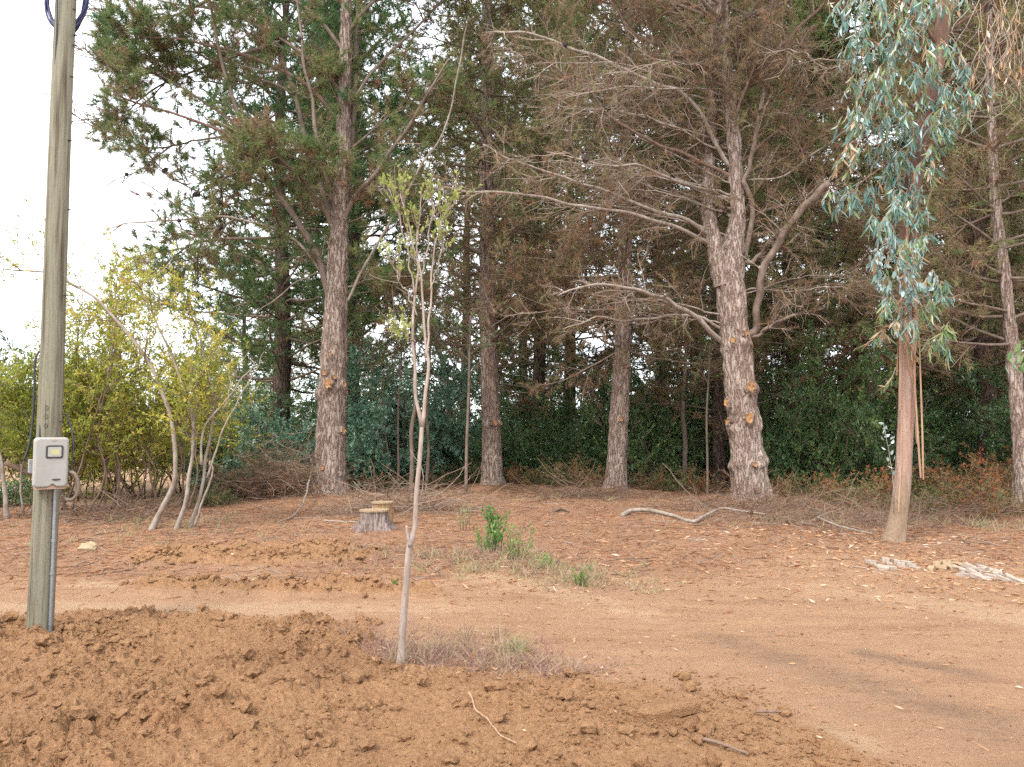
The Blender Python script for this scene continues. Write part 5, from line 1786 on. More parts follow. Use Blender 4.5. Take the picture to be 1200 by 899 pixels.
def spray(pts, n, mix_, hang=1.0, kind='l', sc=(.55, 1.2), r0=.007, mat='twig', tt=(.3, .9), draw=True, parent=None):
    """A twig along a pixel path with leaves; mix_ = weights of blue, green, dead, silver."""
    P = catmull(px_path(pts, EY), 7)
    if draw:
        V, Q, T = tubes(P[None], np.linspace(r0, .002, 7)[None], 4, caps=True)
        obj('twig', V, [Q, T], M['strip'], parent or euc, smoothed=True)
    S, T, t = along(P[None], n, .12, 1.0, r)
    for k in range(n):
        d = side_dirs(T[k:k + 1], .5, 1.4, 1, r)[0] * .75 + np.array([0, 0, -hang]) + r.normal(size=3) * .12
        mi = r.choice(4, p=np.array(mix_) / sum(mix_))
        kd = 's' if mi == 3 else kind
        LEAVES.append((S[k] + r.normal(size=3) * .008, d, kd, r.integers(len(LEAF if kd == 'l' else SILV)), ['euc_blue', 'euc_green', 'euc_dead', 'euc_silver'][mi], int(r.integers(0, 5)), r.uniform(*sc)))


rs = np.random.default_rng(112)
# branches that leave the upper trunk and droop
for pts, r0 in [([(1100, 80), (1070, 50), (1030, 30), (1000, 20)], .03), ([(1102, 60), (1070, 10), (1030, -20), (990, -30)], .03), ([(1094, 140), (1060, 120), (1020, 130), (990, 150)], .025),
                ([(1098, 110), (1130, 80), (1160, 60), (1200, 40), (1240, 30)], .03), ([(1084, 200), (1050, 190), (1015, 210), (990, 235)], .02), ([(1074, 270), (1050, 265), (1020, 270)], .018),
                ([(1086, 190), (1110, 170), (1135, 175)], .02), ([(1106, 40), (1150, 10), (1190, -20)], .025)]:
    P, o = limb(euc, px_path([(a, b, -.5 * (k / 3)) for k, (a, b) in enumerate(pts)], EY), r0, .006, M['euc_brown'], n=18, S=7, wob=.02)
# blue-green masses, clump by clump: (px, py, radius, weights of blue, green, dead, silver)
BL, GR, DM, SI, MX = (7, 2.5, .3, .3), (2, 7, .5, 0), (2, 2, 4, .5), (2, 1, .8, 6), (4, 4, 1, .5)
for (cx_, cy_, rad, mw) in [(1000, 5, 24, BL), (1040, 0, 28, MX), (1080, 10, 26, BL), (1118, 0, 18, MX), (1008, 50, 24, BL), (1050, 45, 28, BL), (1092, 55, 24, MX), (1130, 85, 15, BL), (1006, 98, 20, MX), (1042, 90, 26, BL),
                            (1082, 92, 22, BL), (1114, 108, 18, BL), (1140, 118, 13, MX), (1000, 140, 18, MX), (1032, 135, 24, BL), (1066, 136, 22, BL), (1097, 142, 16, MX), (1125, 140, 13, GR), (1110, 165, 10, GR), (1002, 180, 14, DM),
                            (1032, 178, 22, MX), (1062, 180, 18, BL), (986, 236, 18, BL), (1014, 226, 18, BL), (1044, 212, 20, BL), (1078, 200, 10, MX), (1030, 262, 18, BL), (1060, 248, 14, MX), (1046, 288, 16, SI), (1026, 306, 16, SI),
                            (1070, 292, 13, MX), (1056, 318, 18, SI), (1034, 335, 12, SI), (1084, 335, 13, SI), (1104, 338, 11, BL), (1060, 360, 14, DM), (1042, 362, 10, MX), (1092, 362, 11, GR), (1108, 385, 9, GR), (1074, 232, 14, BL), (1070, 262, 13, MX), (1088, 178, 13, MX), (1066, 310, 12, SI), (1080, 285, 12, MX), (1074, 345, 12, SI), (1092, 120, 14, BL), (1056, 235, 12, BL), (1062, 150, 16, BL), (1050, 385, 9, DM), (1072, 385, 10, MX), (1098, 405, 9, GR), (1034, 400, 7, DM)]:
    base = rs.uniform(-.75, .0)
    for k in range(int(rad * .62)):
        xa, ya = cx_ + rs.normal() * rad * .5, cy_ + rs.normal() * rad * .4 - 8
        dx = rs.uniform(-1, 1) * rad * .8
        dY = base + rs.normal() * .12
        ln = rs.uniform(.9, 1.7) * rad
        spray([(xa, ya, dY), (xa + dx * .5, ya + ln * .25, dY - .05), (xa + dx, ya + ln * .8, dY - .08)], int(rs.integers(6, 12)), mw, hang=rs.uniform(.5, 1.4), r0=.004)
spray([(1085, 370, -.3), (1100, 385, -.35), (1108, 405, -.35), (1112, 420, -.35)], 22, (3, 5, .5, 0), 1.6)
spray([(1078, 350, -.3), (1095, 345, -.35), (1112, 350, -.4)], 14, (6, 2, .3, 0), .9)
spray([(1090, 345, -.3), (1110, 350, -.35), (1125, 345, -.4)], 10, (2, 6, .6, 0), .9)
spray([(1066, 372, -.2), (1050, 378, -.3), (1035, 385, -.35)], 12, (.5, 2, 3, 0), .9)
spray([(1040, 380, -.2), (1020, 400, -.3), (1005, 408, -.35)], 8, (1, 5, 3, 0), .8)
spray([(1050, 430, -.16), (1042, 448, -.25), (1028, 458, -.3)], 10, (.5, 5, 2, 0), .5)
spray([(1060, 390, -.2), (1066, 405, -.25), (1075, 420, -.25)], 10, (.5, 1, 5, 0), 1.2)
spray([(995, 165, -.6), (985, 185, -.65), (978, 200, -.65)], 20, (.6, 1.2, 8, 0), 1.6)
spray([(1010, 160, -.5), (1000, 180, -.55), (998, 200, -.6)], 10, (1, 4, 3, 0), 1.5)
for k in range(13):                                     # dead curled leaves and strings hanging from the branch on the far right
    xa, ya = rs.uniform(1145, 1215), rs.uniform(-30, 40)
    spray([(xa, ya, -.6), (xa + rs.uniform(-14, 14), ya + 40, -.62), (xa + rs.uniform(-25, 25), ya + rs.uniform(70, 110), -.65)], 6, (0, .5, 8, 0), 1.6, r0=.005)
for k in range(26):                                     # wiry dead twigs there
    xa, ya = rs.uniform(1130, 1215), rs.uniform(-40, 60)
    P = catmull(px_path([(xa, ya, -.6), (xa + rs.uniform(-22, 22), ya + 30, -.62), (xa + rs.uniform(-30, 30), ya + 65, -.6), (xa + rs.uniform(-40, 40), ya + rs.uniform(85, 130), -.6)], EY), 14)
    V, Q = tubes(P[None], np.linspace(.006, .0025, 14)[None], 4)
    obj('dead_twig', V, Q, M['limb_grey'], euc, smoothed=True)
# the 300 leaves nearest the camera are leaves of their own, the rest one mass
order = sorted(range(len(LEAVES)), key=lambda k: LEAVES[k][0][1] - .6 * LEAVES[k][6])
A = {}
for rank, k in enumerate(order):
    p, d, kd, i, mat, ti, sc = LEAVES[k]
    Rm = rot_to(d, (k * 2.399) % 6.283)
    if rank < 300:
        o = bpy.data.objects.new('leaf', leaf_data(kd, i, mat, ti))
        C.objects.link(o)
        o.parent = euc
        mt = Matrix([[*(Rm[q] * sc), 0] for q in range(3)] + [[0, 0, 0, 1]])
        mt.translation = [float(v) for v in (p - eb)]
        o.matrix_local = mt
    else:
        V, Q = (LEAF if kd == 'l' else SILV)[i]
        A.setdefault(mat, Acc()).add((V * sc) @ Rm.T + p, Q, ti / 4.0)
for mat, a in A.items():
    a.build('foliage', M[mat], euc, smoothed=True, kind='stuff')

# silver shoot at the side of the trunk
sprout = thing('eucalyptus_shoot', 'small silver-leaved shoot growing against the pink eucalyptus trunk', 'shoot', gp(1046, 640))
P, o = limb(sprout, np.vstack([gp(1046, 640), px_path([(1048, 590, -.2), (1046, 560, -.25), (1041, 525, -.28), (1036, 498, -.3)], EY)]), .008, .003, M['limb_grey'], n=16, S=6, name='stem', wob=.005)
A = Acc()
for q, (px, py) in enumerate([(1036, 497), (1040, 503), (1034, 503), (1039, 511), (1043, 509), (1036, 516), (1041, 522), (1045, 520), (1038, 527), (1044, 533), (1047, 540), (1041, 541), (1047, 549), (1049, 557), (1034, 508), (1043, 515)]):
    V, Q = SILV[q % 3]
    p = at(px, py, EY - .28)
    d = np.array([r.normal() * .7, r.normal() * .4, .5 + r.normal() * .4])
    mt = mesh_data('leaf', V * .85, Q, M['euc_silver'], {'tint': np.full(len(V), .8)}, True)
    o = bpy.data.objects.new('leaf', mt)
    C.objects.link(o)
    o.parent = sprout
    Rm = rot_to(d, q * 1.7)
    m4 = Matrix([[*Rm[w_], 0] for w_ in range(3)] + [[0, 0, 0, 1]])
    m4.translation = [float(v) for v in (p - ORIG[sprout.name])]
    o.matrix_local = m4

# young eucalyptus just past the right edge, a twig of it reaches into view
yg = thing('eucalyptus_sapling', 'twig with broad pale green leaves reaching in at the right edge', 'sapling', (7.75, 10.3, gz(7.75, 10.3)))
P, o = limb(yg, np.array([[7.75, 10.3, gz(7.75, 10.3) - .05], [7.72, 10.3, 1.4], [7.78, 10.25, 2.6], [7.7, 10.2, 3.8]]), .03, .006, M['euc_brown'], n=20, S=7, name='stem')
P2, o = limb(yg, np.vstack([P[12], px_path([(1225, 405, .2), (1205, 410, .1), (1188, 418, 0)], EY)]), .01, .003, M['limb_grey'], n=14, S=6, wob=.01)
for q, (px, py) in enumerate([(1186, 412), (1192, 416), (1180, 420), (1196, 409), (1200, 415), (1187, 426), (1193, 430), (1199, 424), (1205, 412), (1210, 405), (1178, 428), (1203, 398), (1195, 402)]):
    V, Q = SILV[q % 3]
    o = bpy.data.objects.new('leaf', leaf_data('s', q % 3, 'euc_green', q % 5))
    C.objects.link(o)
    o.parent = yg
    d = np.array([r.normal() * .5, r.normal() * .5, -.8])
    Rm = rot_to(d, q * 1.1) * 1.6
    m4 = Matrix([[*Rm[w_], 0] for w_ in range(3)] + [[0, 0, 0, 1]])
    m4.translation = [float(v) for v in (at(px, py, EY) - ORIG[yg.name])]
    o.matrix_local = m4

# ------------------------------------------------------------------ stumps
M['stump_bark'] = bark_mat('stump_bark', (0.20, 0.150, 0.130), (0.115, 0.075, 0.060), (0.29, 0.235, 0.21), 26, 3.0, .5)
M['stump_fresh'] = rough_mat('stripped_stump_side', [(.3, (0.216, 0.105, 0.042)), (.5, (0.300, 0.186, 0.091)), (.7, (0.180, 0.124, 0.105))], (14, 14, 8), bump=.6)


def stump(label, px, py, R0, Hh, flare, seed, mat, roots=6, tilt=0.0):
    r = np.random.default_rng(seed)
    b = gp(px, py)
    t = thing('tree_stump', label, 'stump', b, 'sawn stumps by the tall left pine')
    S, n = 72, 22
    th = np.arange(S) * 2 * math.pi / S
    z = np.linspace(-.08, Hh, n)
    ph = np.sort(r.uniform(0, 6.28, roots))
    lob = sum(np.exp(-((np.angle(np.exp(1j * (th - p)))) / .22) ** 2) * r.uniform(.7, 1.3) for p in ph)
    R = R0 * (1 + .05 * pn2(np.cos(th) * 2 + seed, np.sin(th) * 2))[None] + flare * np.exp(-np.maximum(z, 0)[:, None] / (.38 * Hh)) * (.25 + lob)[None]
    R = R + .018 * pn2(th[None] * 7 + seed, z[:, None] * 3) - .018 * np.abs(pn2(th[None] * 13, z[:, None] * 2 + 5))
    V = np.stack([b[0] + R * np.cos(th), b[1] + R * np.sin(th), b[2] + z[:, None] + 0 * th[None]], -1).reshape(-1, 3)
    i, s = np.meshgrid(np.arange(n - 1), np.arange(S), indexing='ij')
    Q = np.stack([i * S + s, i * S + (s + 1) % S, (i + 1) * S + (s + 1) % S, (i + 1) * S + s], -1).reshape(-1, 4)
    obj('bark', V, Q, M[mat], t, smoothed=True)
    e = R[-1] * 1.05 + .008
    top = []
    for k, (f, dz) in enumerate([(1.0, -.012), (1.0, .012), (.7, .016), (.35, .013)]):
        top.append(np.stack([b[0] + e * f * np.cos(th), b[1] + e * f * np.sin(th), b[2] + Hh + dz + .004 * pn2(th * 3, th * 0 + k)], 1))
    top.append(np.array([[b[0], b[1], b[2] + Hh + .014]]))
    V = np.vstack(top)
    k = np.arange(S)
    Q = np.vstack([np.stack([j * S + k, j * S + (k + 1) % S, (j + 1) * S + (k + 1) % S, (j + 1) * S + k], 1) for j in range(3)])
    T = np.stack([3 * S + k, 3 * S + (k + 1) % S, np.full(S, 4 * S)], 1)
    obj('cut_face', V, [Q, T], M['cut_pale'], t)
    return t


stump('grey-barked tree stump with flared roots and a flat sawn top', 438, 624, .205, .30, .13, 31, 'stump_bark')
stump('second stump behind the grey one, its bark stripped to orange wood', 448, 615, .17, .36, .05, 32, 'stump_fresh', 4)

# ------------------------------------------------------------------ fallen branches, brush, chunks
def ground_stick(name, label, pix, r0, r1, mat, cat='branch', group=None, lift=.0, n=40, S=8, wob=.02):
    pts = []
    for p in pix:
        x, y = gxy(p[0], p[1])
        pts.append([x, y, gz(x, y) + r0 * .7 + (p[2] if len(p) > 2 else 0) + lift])
    P = catmull(np.array(pts), n)
    t = np.linspace(0, 1, n)
    P += np.stack([pn2(t * 8 + 3, P[:, 0]), pn2(t * 8 + 13, P[:, 0]), .3 * pn2(t * 8 + 23, P[:, 0])], 1) * wob
    R = (r0 * (1 - t) + r1 * t) * (1 + .15 * pn2(t * 20, t * 0 + pix[0][0]))
    V, Q, T = tubes(P[None], R[None], S, caps=True)
    return tag(obj(name, V, [Q, T], M[mat], smoothed=True, origin=P[0]), label, cat, group)


ground_stick('fallen_branch', 'long grey fallen branch bent in the middle in front of the forked pine', [(729, 606), (740, 603, .03), (765, 605, .03), (790, 609), (812, 615), (825, 611, .04), (845, 604, .06), (870, 605, .03), (900, 607)], .045, .018, 'limb_grey', n=60)
ground_stick('fallen_branch', 'thin straight fallen stick lying right of the forked pine', [(958, 617, .12), (985, 627, .05), (1022, 640)], .022, .012, 'limb_grey')
ground_stick('fallen_branch', 'pale thin stick on the needles left of the stumps', [(380, 611), (405, 613), (425, 614)], .015, .01, 'limb_grey')
ground_stick('fallen_branch', 'curved dead stick leaning against the foot of the tall left pine', [(364, 584, .5), (357, 596, .2), (345, 606, .04), (325, 616, .02)], .022, .012, 'limb_grey')
ground_stick('dry_stalk', 'curved dry stalk lying on the dug soil below the sapling', [(549, 824, .03), (558, 841, .02), (570, 856, .02), (582, 869, .015), (600, 877, .015), (624, 882, .01)], .005, .003, 'strip', 'stalk', wob=.01)
ground_stick('dry_stalk', 'reddish dry stick lying on the soil at the lower right', [(822, 876, .02), (845, 882, .02), (878, 893, .015)], .010, .006, 'limb_red', 'stalk', wob=.01)
ground_stick('dry_stalk', 'short brown stick at the edge of the dug soil on the right', [(885, 841, .02), (903, 841, .02), (921, 840, .015)], .008, .005, 'limb_red', 'stalk', wob=.01)
ground_stick('fallen_branch', 'dark piece of bark on the red needles right of centre', [(650, 600), (658, 599, .02), (667, 600)], .035, .02, 'limb_red')

# slab of compressed soil in the foreground
x, y = gxy(770, 842)
sl = np.array([[-.17, -.07], [-.15, .0], [-.05, .07], [.08, .11], [.17, .10], [.20, .04], [.12, .0], [.02, -.06], [-.08, -.11]])
z0 = gz(x + .05, y) + .05
n = len(sl)
lay = []
for dz, f in [(-.06, 1.02), (-.012, 1.03), (.0, .93), (.004, .5)]:
    lay.append(np.stack([x + .05 + sl[:, 0] * f, y + sl[:, 1] * f, z0 + dz + .02 * sl[:, 0]], 1))
V = np.vstack(lay)
k = np.arange(n)
Q = np.vstack([np.stack([j * n + k[::-1], j * n + (k[::-1] - 1) % n, (j + 1) * n + (k[::-1] - 1) % n, (j + 1) * n + k[::-1]], 1)[:, ::-1] for j in range(3)])
slab = obj('soil_slab', V, [Q, np.array([3 * n + k])], M['soil'], attrs={'till': np.full(len(V), .7), 'road': np.ones(len(V)), 'pale': np.zeros(len(V)), 'wood': np.zeros(len(V)), 'ash': np.zeros(len(V))}, origin=(x, y, z0))
tag(slab, 'smooth flat slab of packed soil lying on the dug earth', 'soil slab')


def brush_pile(label, px, py, wx, wy, hz, n, seed, tint=(.2, .8), needle=0, nt=(.8, 1.0)):
    r = np.random.default_rng(seed)
    b = gp(px, py)
    t = thing('brush_pile', label, 'brush pile', b, 'heaps of dead twigs')
    S = b + r.normal(size=(n, 3)) * [wx * .45, wy * .45, 0]
    S[:, 2] = height(S[:, 0], S[:, 1]) + np.abs(r.normal(size=n)) * hz * .45 * np.exp(-((S[:, 0] - b[0]) / wx) ** 2)
    a = r.uniform(0, 6.28, n)
    D = np.stack([np.cos(a), np.sin(a), r.normal(size=n) * .28], 1)
    P = grow(S, D, r.uniform(.3, 1.1, n) * min(1.2, wx), 6, .2, -.05, r)
    P[..., 2] = np.maximum(P[..., 2], height(P[..., 0].ravel(), P[..., 1].ravel()).reshape(P.shape[:2]) + .006)
    rad = (.003 + .007 * r.random(n) ** 2.5)[:, None] * np.linspace(1, .5, 6)[None]
    V, Q = tubes(P, rad, 3)
    A = Acc()
    A.add(V, Q, np.repeat(r.uniform(*tint, n), 18))
    A.build('twigs', M['twig'], t, kind='stuff')
    if needle:
        Pn, Tn, _ = along(P, needle, .1, 1, r)
        V, Fc = needles(Pn, unit(Tn + r.normal(size=Tn.shape) * .6), .13, .009, r)
        obj('dead_needles', V, Fc, M['needles'], t, attrs={'tint': np.repeat(r.uniform(*nt, len(Pn)), 3)}, kind='stuff')


brush_pile('heap of reddish dead pine twigs left of the tall left pine', 328, 584, 1.5, .9, 1.25, 700, 41, (.0, 1.0), 16, (.78, 1.0))
brush_pile('grey tangle of dead twigs behind the stumps', 470, 600, 1.7, .8, .5, 420, 42, (.2, 1.0), 4)
brush_pile('low grey twig heap in front of the straight brown pine', 690, 584, 1.5, .7, .3, 240, 43, (.0, .6), 4)
brush_pile('dead twigs heaped around the foot of the forked pine', 880, 598, 2.2, 1.0, .3, 300, 44, (.0, .7), 6)
brush_pile('spread of dry twigs between the forked pine and the eucalyptus', 960, 612, 2.2, 1.6, .2, 340, 45, (.0, .8), 5)
brush_pile('dry twigs behind the eucalyptus at the edge of the wood', 1110, 606, 2.4, 1.1, .35, 300, 46, (.0, .6), 5)
brush_pile('dead twigs under the yellow-green shrubs beside the pole', 140, 606, 2.2, .9, .25, 240, 47, (.0, .6), 3)

# pale chunks beside the eucalyptus
M['chunk'] = rough_mat('pale_chunk', [(.3, (0.252, 0.199, 0.155)), (.6, (0.364, 0.301, 0.252)), (.8, (0.424, 0.369, 0.315))], (16, 16, 16), bump=.4, rough=.8)
M['chunk_tan'] = rough_mat('tan_chunk', [(.3, (0.281, 0.194, 0.112)), (.7, (0.357, 0.275, 0.184))], (16, 16, 16), bump=.4, rough=.8)
r = np.random.default_rng(121)
chv = []
for k in range(5):
    v, f = box(0, 0, 0, 1, 1, 1)
    v = v * (1 + .28 * r.normal(size=(8, 3)) * .6)
    chv.append((v, f))
for rowname, spots, lab, mt in [
        ('a', [(1022, 667), (1030, 669), (1037, 664), (1042, 668), (1050, 666), (1056, 668), (1061, 666), (1067, 669), (1035, 671), (1046, 671), (1072, 670)], 'small pale broken chunk in the row at the foot of the eucalyptus', 'chunk'),
        ('b', [(1125, 672), (1131, 675), (1137, 671), (1142, 677), (1148, 673), (1153, 679), (1158, 675), (1163, 680), (1170, 678), (1176, 682), (1183, 680), (1190, 684), (1196, 682), (1147, 680), (1135, 678), (1128, 677), (1156, 671), (1167, 674)], 'pale stick-like chunk in the long row right of the eucalyptus', 'chunk'),
        ('c', [(1109, 668), (1116, 671), (1103, 671), (1122, 667), (1098, 668), (1091, 672)], 'tan chunk lying between the two pale rows', 'chunk_tan')]:
    for k, (px, py) in enumerate(spots):
        p = gp(px, py)
        v, f = chv[r.integers(5)]
        s = np.array([r.uniform(.04, .065), r.uniform(.09, .19), r.uniform(.03, .05)]) if rowname == 'b' else np.array([r.uniform(.06, .12), r.uniform(.06, .11), r.uniform(.035, .06)])
        a = r.uniform(.3, .8) if rowname == 'b' else r.uniform(0, 3)
        tl = r.normal() * .2
        R3 = np.array([[math.cos(a), -math.sin(a), 0], [math.sin(a), math.cos(a), 0], [0, 0, 1]]) @ np.array([[1, 0, 0], [0, math.cos(tl), -math.sin(tl)], [0, math.sin(tl), math.cos(tl)]])
        V = (v * s) @ R3.T
        V[:, 2] -= V[:, 2].min() + .016
        o = obj('pale_chunk', V + p, f, M[mt], origin=p)
        bv = o.modifiers.new('bevel', 'BEVEL')
        bv.width = .008
        bv.segments = 2
        tag(o, lab, 'chunk', {'a': 'pale chunks at the foot of the eucalyptus', 'b': 'long row of pale chunks', 'c': 'tan chunks between the rows'}[rowname])
v, f = ico(1)
p = gp(103, 644)
o = obj('pale_stone', v * [.13, .10, .07] * (1 + .12 * r.normal(size=(len(v), 1))) + p + [0, 0, .03], f, M['chunk_tan'], smoothed=False, origin=p)
tag(o, 'pale rounded stone on the bare earth right of the pole', 'stone')

# ------------------------------------------------------------------ weeds, dry grass, small plants
def tuft_patch(name, label, region, n, hgt, mat, tint, seed, lean=.5, wid=.006, kind='stuff', clump=10, cat='grass'):
    """Blades in clumps inside a pixel polygon given as list of (px,py,spread)."""
    r = np.random.default_rng(seed)
    A = Acc()
    for (px, py, sx, sy, share, hm, t0, t1) in region:
        m_ = max(1, int(n * share / clump))
        b = np.array(gxy(px, py))
        cx = b[0] + r.normal(size=m_) * sx
        cy_ = b[1] + r.normal(size=m_) * sy
        x = np.repeat(cx, clump) + r.normal(size=m_ * clump) * .03
        y = np.repeat(cy_, clump) + r.normal(size=m_ * clump) * .03
        z = height(x, y) - .01
        N = len(x)
        D = np.concatenate([r.normal(size=(N, 2)) * lean, np.ones((N, 1))], 1)
        Ls = np.repeat(r.uniform(.5, 1.3, m_), clump) * hgt * hm * r.uniform(.5, 1.2, N)
        P = grow(np.stack([x, y, z], 1), D, Ls, 4, .12, -.5, r)
        q = unit(np.cross(P[:, -1] - P[:, 0], r.normal(size=(N, 3))))
        w = np.array([1, .8, .5, .08])[None, :, None] * (wid * r.uniform(.6, 1.3, N))[:, None, None] * .5
        V = np.stack([P - q[:, None] * w, P + q[:, None] * w], 2).reshape(-1, 3)
        i, k_ = np.meshgrid(np.arange(N), np.arange(3), indexing='ij')
        bb_ = i * 8 + k_ * 2
        Q = np.stack([bb_, bb_ + 1, bb_ + 3, bb_ + 2], -1).reshape(-1, 4)
        A.add(V, Q, np.repeat(np.repeat(r.uniform(t0, t1, m_), clump), 8))
    o = A.build(name, M[mat], None, kind=kind)
    tag(o, label, cat)
    return o


tuft_patch('dry_grass', 'dry purplish and straw grass around the foot of the sapling', [
    (462, 765, .16, .18, .14, 1.0, .6, 1.0), (500, 772, .18, .16, .2, .9, .2, .95), (545, 768, .25, .22, .2, 1.0, .25, 1.0), (590, 775, .25, .2, .2, 1.0, .3, 1.0), (630, 785, .22, .15, .12, .8, .4, 1.0), (520, 752, .25, .15, .1, .8, .1, .5), (600, 765, .06, .06, .04, 1.5, .0, .3), (480, 745, .3, .2, .06, .9, .3, .9)],
    3600, .15, 'dry_grass', None, 131, lean=.75, wid=.005)
tuft_patch('dry_grass', 'thin dry weeds straggling along the track behind the sapling', [
    (560, 655, .6, .3, .3, 1, .2, .8), (620, 672, .5, .25, .3, 1, .0, .6), (680, 685, .4, .25, .2, .9, .1, .6), (500, 660, .5, .3, .12, .8, .3, .9), (715, 692, .3, .2, .1, .6, .2, .7)],
    3800, .17, 'dry_grass', None, 132, lean=.7, wid=.007)
tuft_patch('dry_grass', 'sparse dry grass tufts scattered under the trees', [
    (1120, 615, 2.0, .8, .35, 1.2, .1, .8), (980, 605, 1.6, 1.0, .25, 1, .2, .9), (650, 585, 3, .8, .2, 1, .1, .7), (100, 630, 2, 1, .08, .7, .1, .6), (210, 615, .8, .7, .12, .9, .0, .5)],
    3600, .20, 'dry_grass', None, 133, lean=.6, wid=.010)

r = np.random.default_rng(141)


def leafy_weed(label, px, py, hpx, wpx, n_st, leaf, tint, seed, nleaf=14, base_only=False):
    b = gp(px, py)
    Yd = b[1]
    Hh = hpx * Yd / F
    W = wpx * Yd / F
    r = np.random.default_rng(seed)
    t = thing('weed_plant', label, 'plant', b, 'green weeds in the clearing')
    S = b + np.concatenate([r.normal(size=(n_st, 2)) * W * .16, np.full((n_st, 1), -.02)], 1)
    D = np.concatenate([r.normal(size=(n_st, 2)) * W / Hh * .3, np.ones((n_st, 1))], 1)
    P = grow(S, D, Hh * r.uniform(.45, 1.05, n_st), 7, .07, .1, r)
    V, Q = tubes(P, np.linspace(.006, .002, 7)[None], 4)
    A = Acc()
    A.add(V, Q, .5)
    A.build('stems', M['twig'], t, kind='stuff')
    Pl, Tl, tl = along(P, nleaf, .15, 1.03, r)
    V, Fc = leaf_quads(Pl, side_dirs(Tl, .35, 1.0, 1, r), leaf * r.uniform(.6, 1.2, len(Pl)), leaf * .3, r)
    ti = np.repeat(r.uniform(*tint, n_st), nleaf) + r.normal(0, .1, len(Pl))
    obj('leaves', V, Fc, M['fresh_leaf'], t, attrs={'tint': np.repeat(np.clip(ti, 0, 1), 4)}, kind='stuff')


leafy_weed('bright green leafy weed standing tallest in the middle of the clearing', 581, 648, 52, 26, 16, .075, (.0, .25), 1, 26)
leafy_weed('green weed spreading left of the bright green one', 570, 650, 34, 44, 16, .06, (.1, .6), 2, 18)
leafy_weed('yellowish-green weed right of the bright green one', 606, 664, 48, 44, 20, .05, (.4, 1.0), 3, 16)
leafy_weed('small pale weed with cream tips behind the bright green weed', 545, 622, 36, 22, 9, .05, (.8, 1.0), 4, 12)
leafy_weed('low green weed at the end of the weedy strip', 682, 690, 24, 30, 16, .04, (.2, .8), 5, 14)
leafy_weed('low green weed in the middle of the weedy strip', 640, 672, 18, 44, 18, .04, (.3, .9), 6, 12)
leafy_weed('tiny green weed on the soil berm behind the sapling stem', 465, 700, 9, 8, 6, .03, (.2, .6), 7, 8)

# ------------------------------------------------------------------ clods, litter
r = np.random.default_rng(151)


def soil_clods():
    A = Acc()
    tv, tf = ico(1)
    sv, sf = ico(0)
    big = [tv * (1 + .17 * r.normal(size=(len(tv), 1))) * r.uniform(.7, 1.25, 3) for _ in range(14)]
    ov = np.array([[1, 0, 0], [-1, 0, 0], [0, 1, 0], [0, -1, 0], [0, 0, 1], [0, 0, -1.0]])
    of = np.array([[0, 2, 4], [2, 1, 4], [1, 3, 4], [3, 0, 4], [2, 0, 5], [1, 2, 5], [3, 1, 5], [0, 3, 5]])
    crumb = [ov * (1 + .3 * r.normal(size=(6, 1))) for _ in range(14)]
    small = [sv * (1 + .22 * r.normal(size=(len(sv), 1))) * r.uniform(.7, 1.25, 3) for _ in range(14)]

    def place(n, smin, smax, tmpl, faces, sink, reg):
        x0, x1, y0, y1 = reg
        x, y = r.uniform(x0, x1, n * 3), r.uniform(y0, y1, n * 3)
        a, b, c = till_mask(x, y)
        pr = np.clip(np.maximum(a, np.maximum(b, c)), 0, 1) * (.10 + .9 * smooth(-.3, .5, fbm2(x * 1.1 + 30, y * 1.3, 3))) + .003
        a2 = till_mask(x, y - .22)[0]
        pr = np.maximum(pr, .16 * a2)
        inv = np.abs(x) < y * .74 + .3
        k = (r.random(len(x)) < pr) & inv
        x, y = x[k][:n], y[k][:n]
        N = len(x)
        s = smin * (smax / smin) ** (r.random(N) ** 2.2)
        z = height(x, y) + s * (1 - sink)
        th = r.uniform(0, 6.28, (N, 2))
        for v in range(len(tmpl)):
            m_ = np.arange(N) % len(tmpl) == v
            if not m_.any():
                continue
            a1, a2 = th[m_, 0], th[m_, 1]
            R1 = np.zeros((m_.sum(), 3, 3))
            R1[:, 0, 0], R1[:, 0, 1], R1[:, 1, 0], R1[:, 1, 1], R1[:, 2, 2] = np.cos(a1), -np.sin(a1), np.sin(a1), np.cos(a1), 1
            R2 = np.zeros_like(R1)
            R2[:, 0, 0], R2[:, 1, 1], R2[:, 1, 2], R2[:, 2, 1], R2[:, 2, 2] = 1, np.cos(a2), -np.sin(a2), np.sin(a2), np.cos(a2)
            W = np.einsum('nij,njk,vk->nvi', R1, R2, tmpl[v]) * s[m_, None, None] * [1, 1, .8]
            W = W + np.stack([x[m_], y[m_], z[m_]], 1)[:, None]
            f = (np.arange(m_.sum())[:, None, None] * len(tmpl[v]) + faces[None]).reshape(-1, 3)
            A.add(W, f)
    place(1300, .009, .055, big, tf, .6, (-5, 3, 3.2, 6.9))
    place(3000, .006, .016, small, sf, .5, (-5, 3, 3.2, 6.9))
    place(16000, .0035, .010, crumb, of, .35, (-5, 3, 3.2, 6.9))
    place(3600, .010, .045, small, sf, .45, (-6, 0.2, 6.6, 11))
    o = A.build('soil_clods', M['soil'], None, kind='stuff', extra={'till': 1.0, 'road': 0.0, 'pale': 0.0, 'wood': 0.0, 'ash': 0.0})
    tag(o, 'crumbly brown clods strewn over the dug soil', 'soil')


soil_clods()


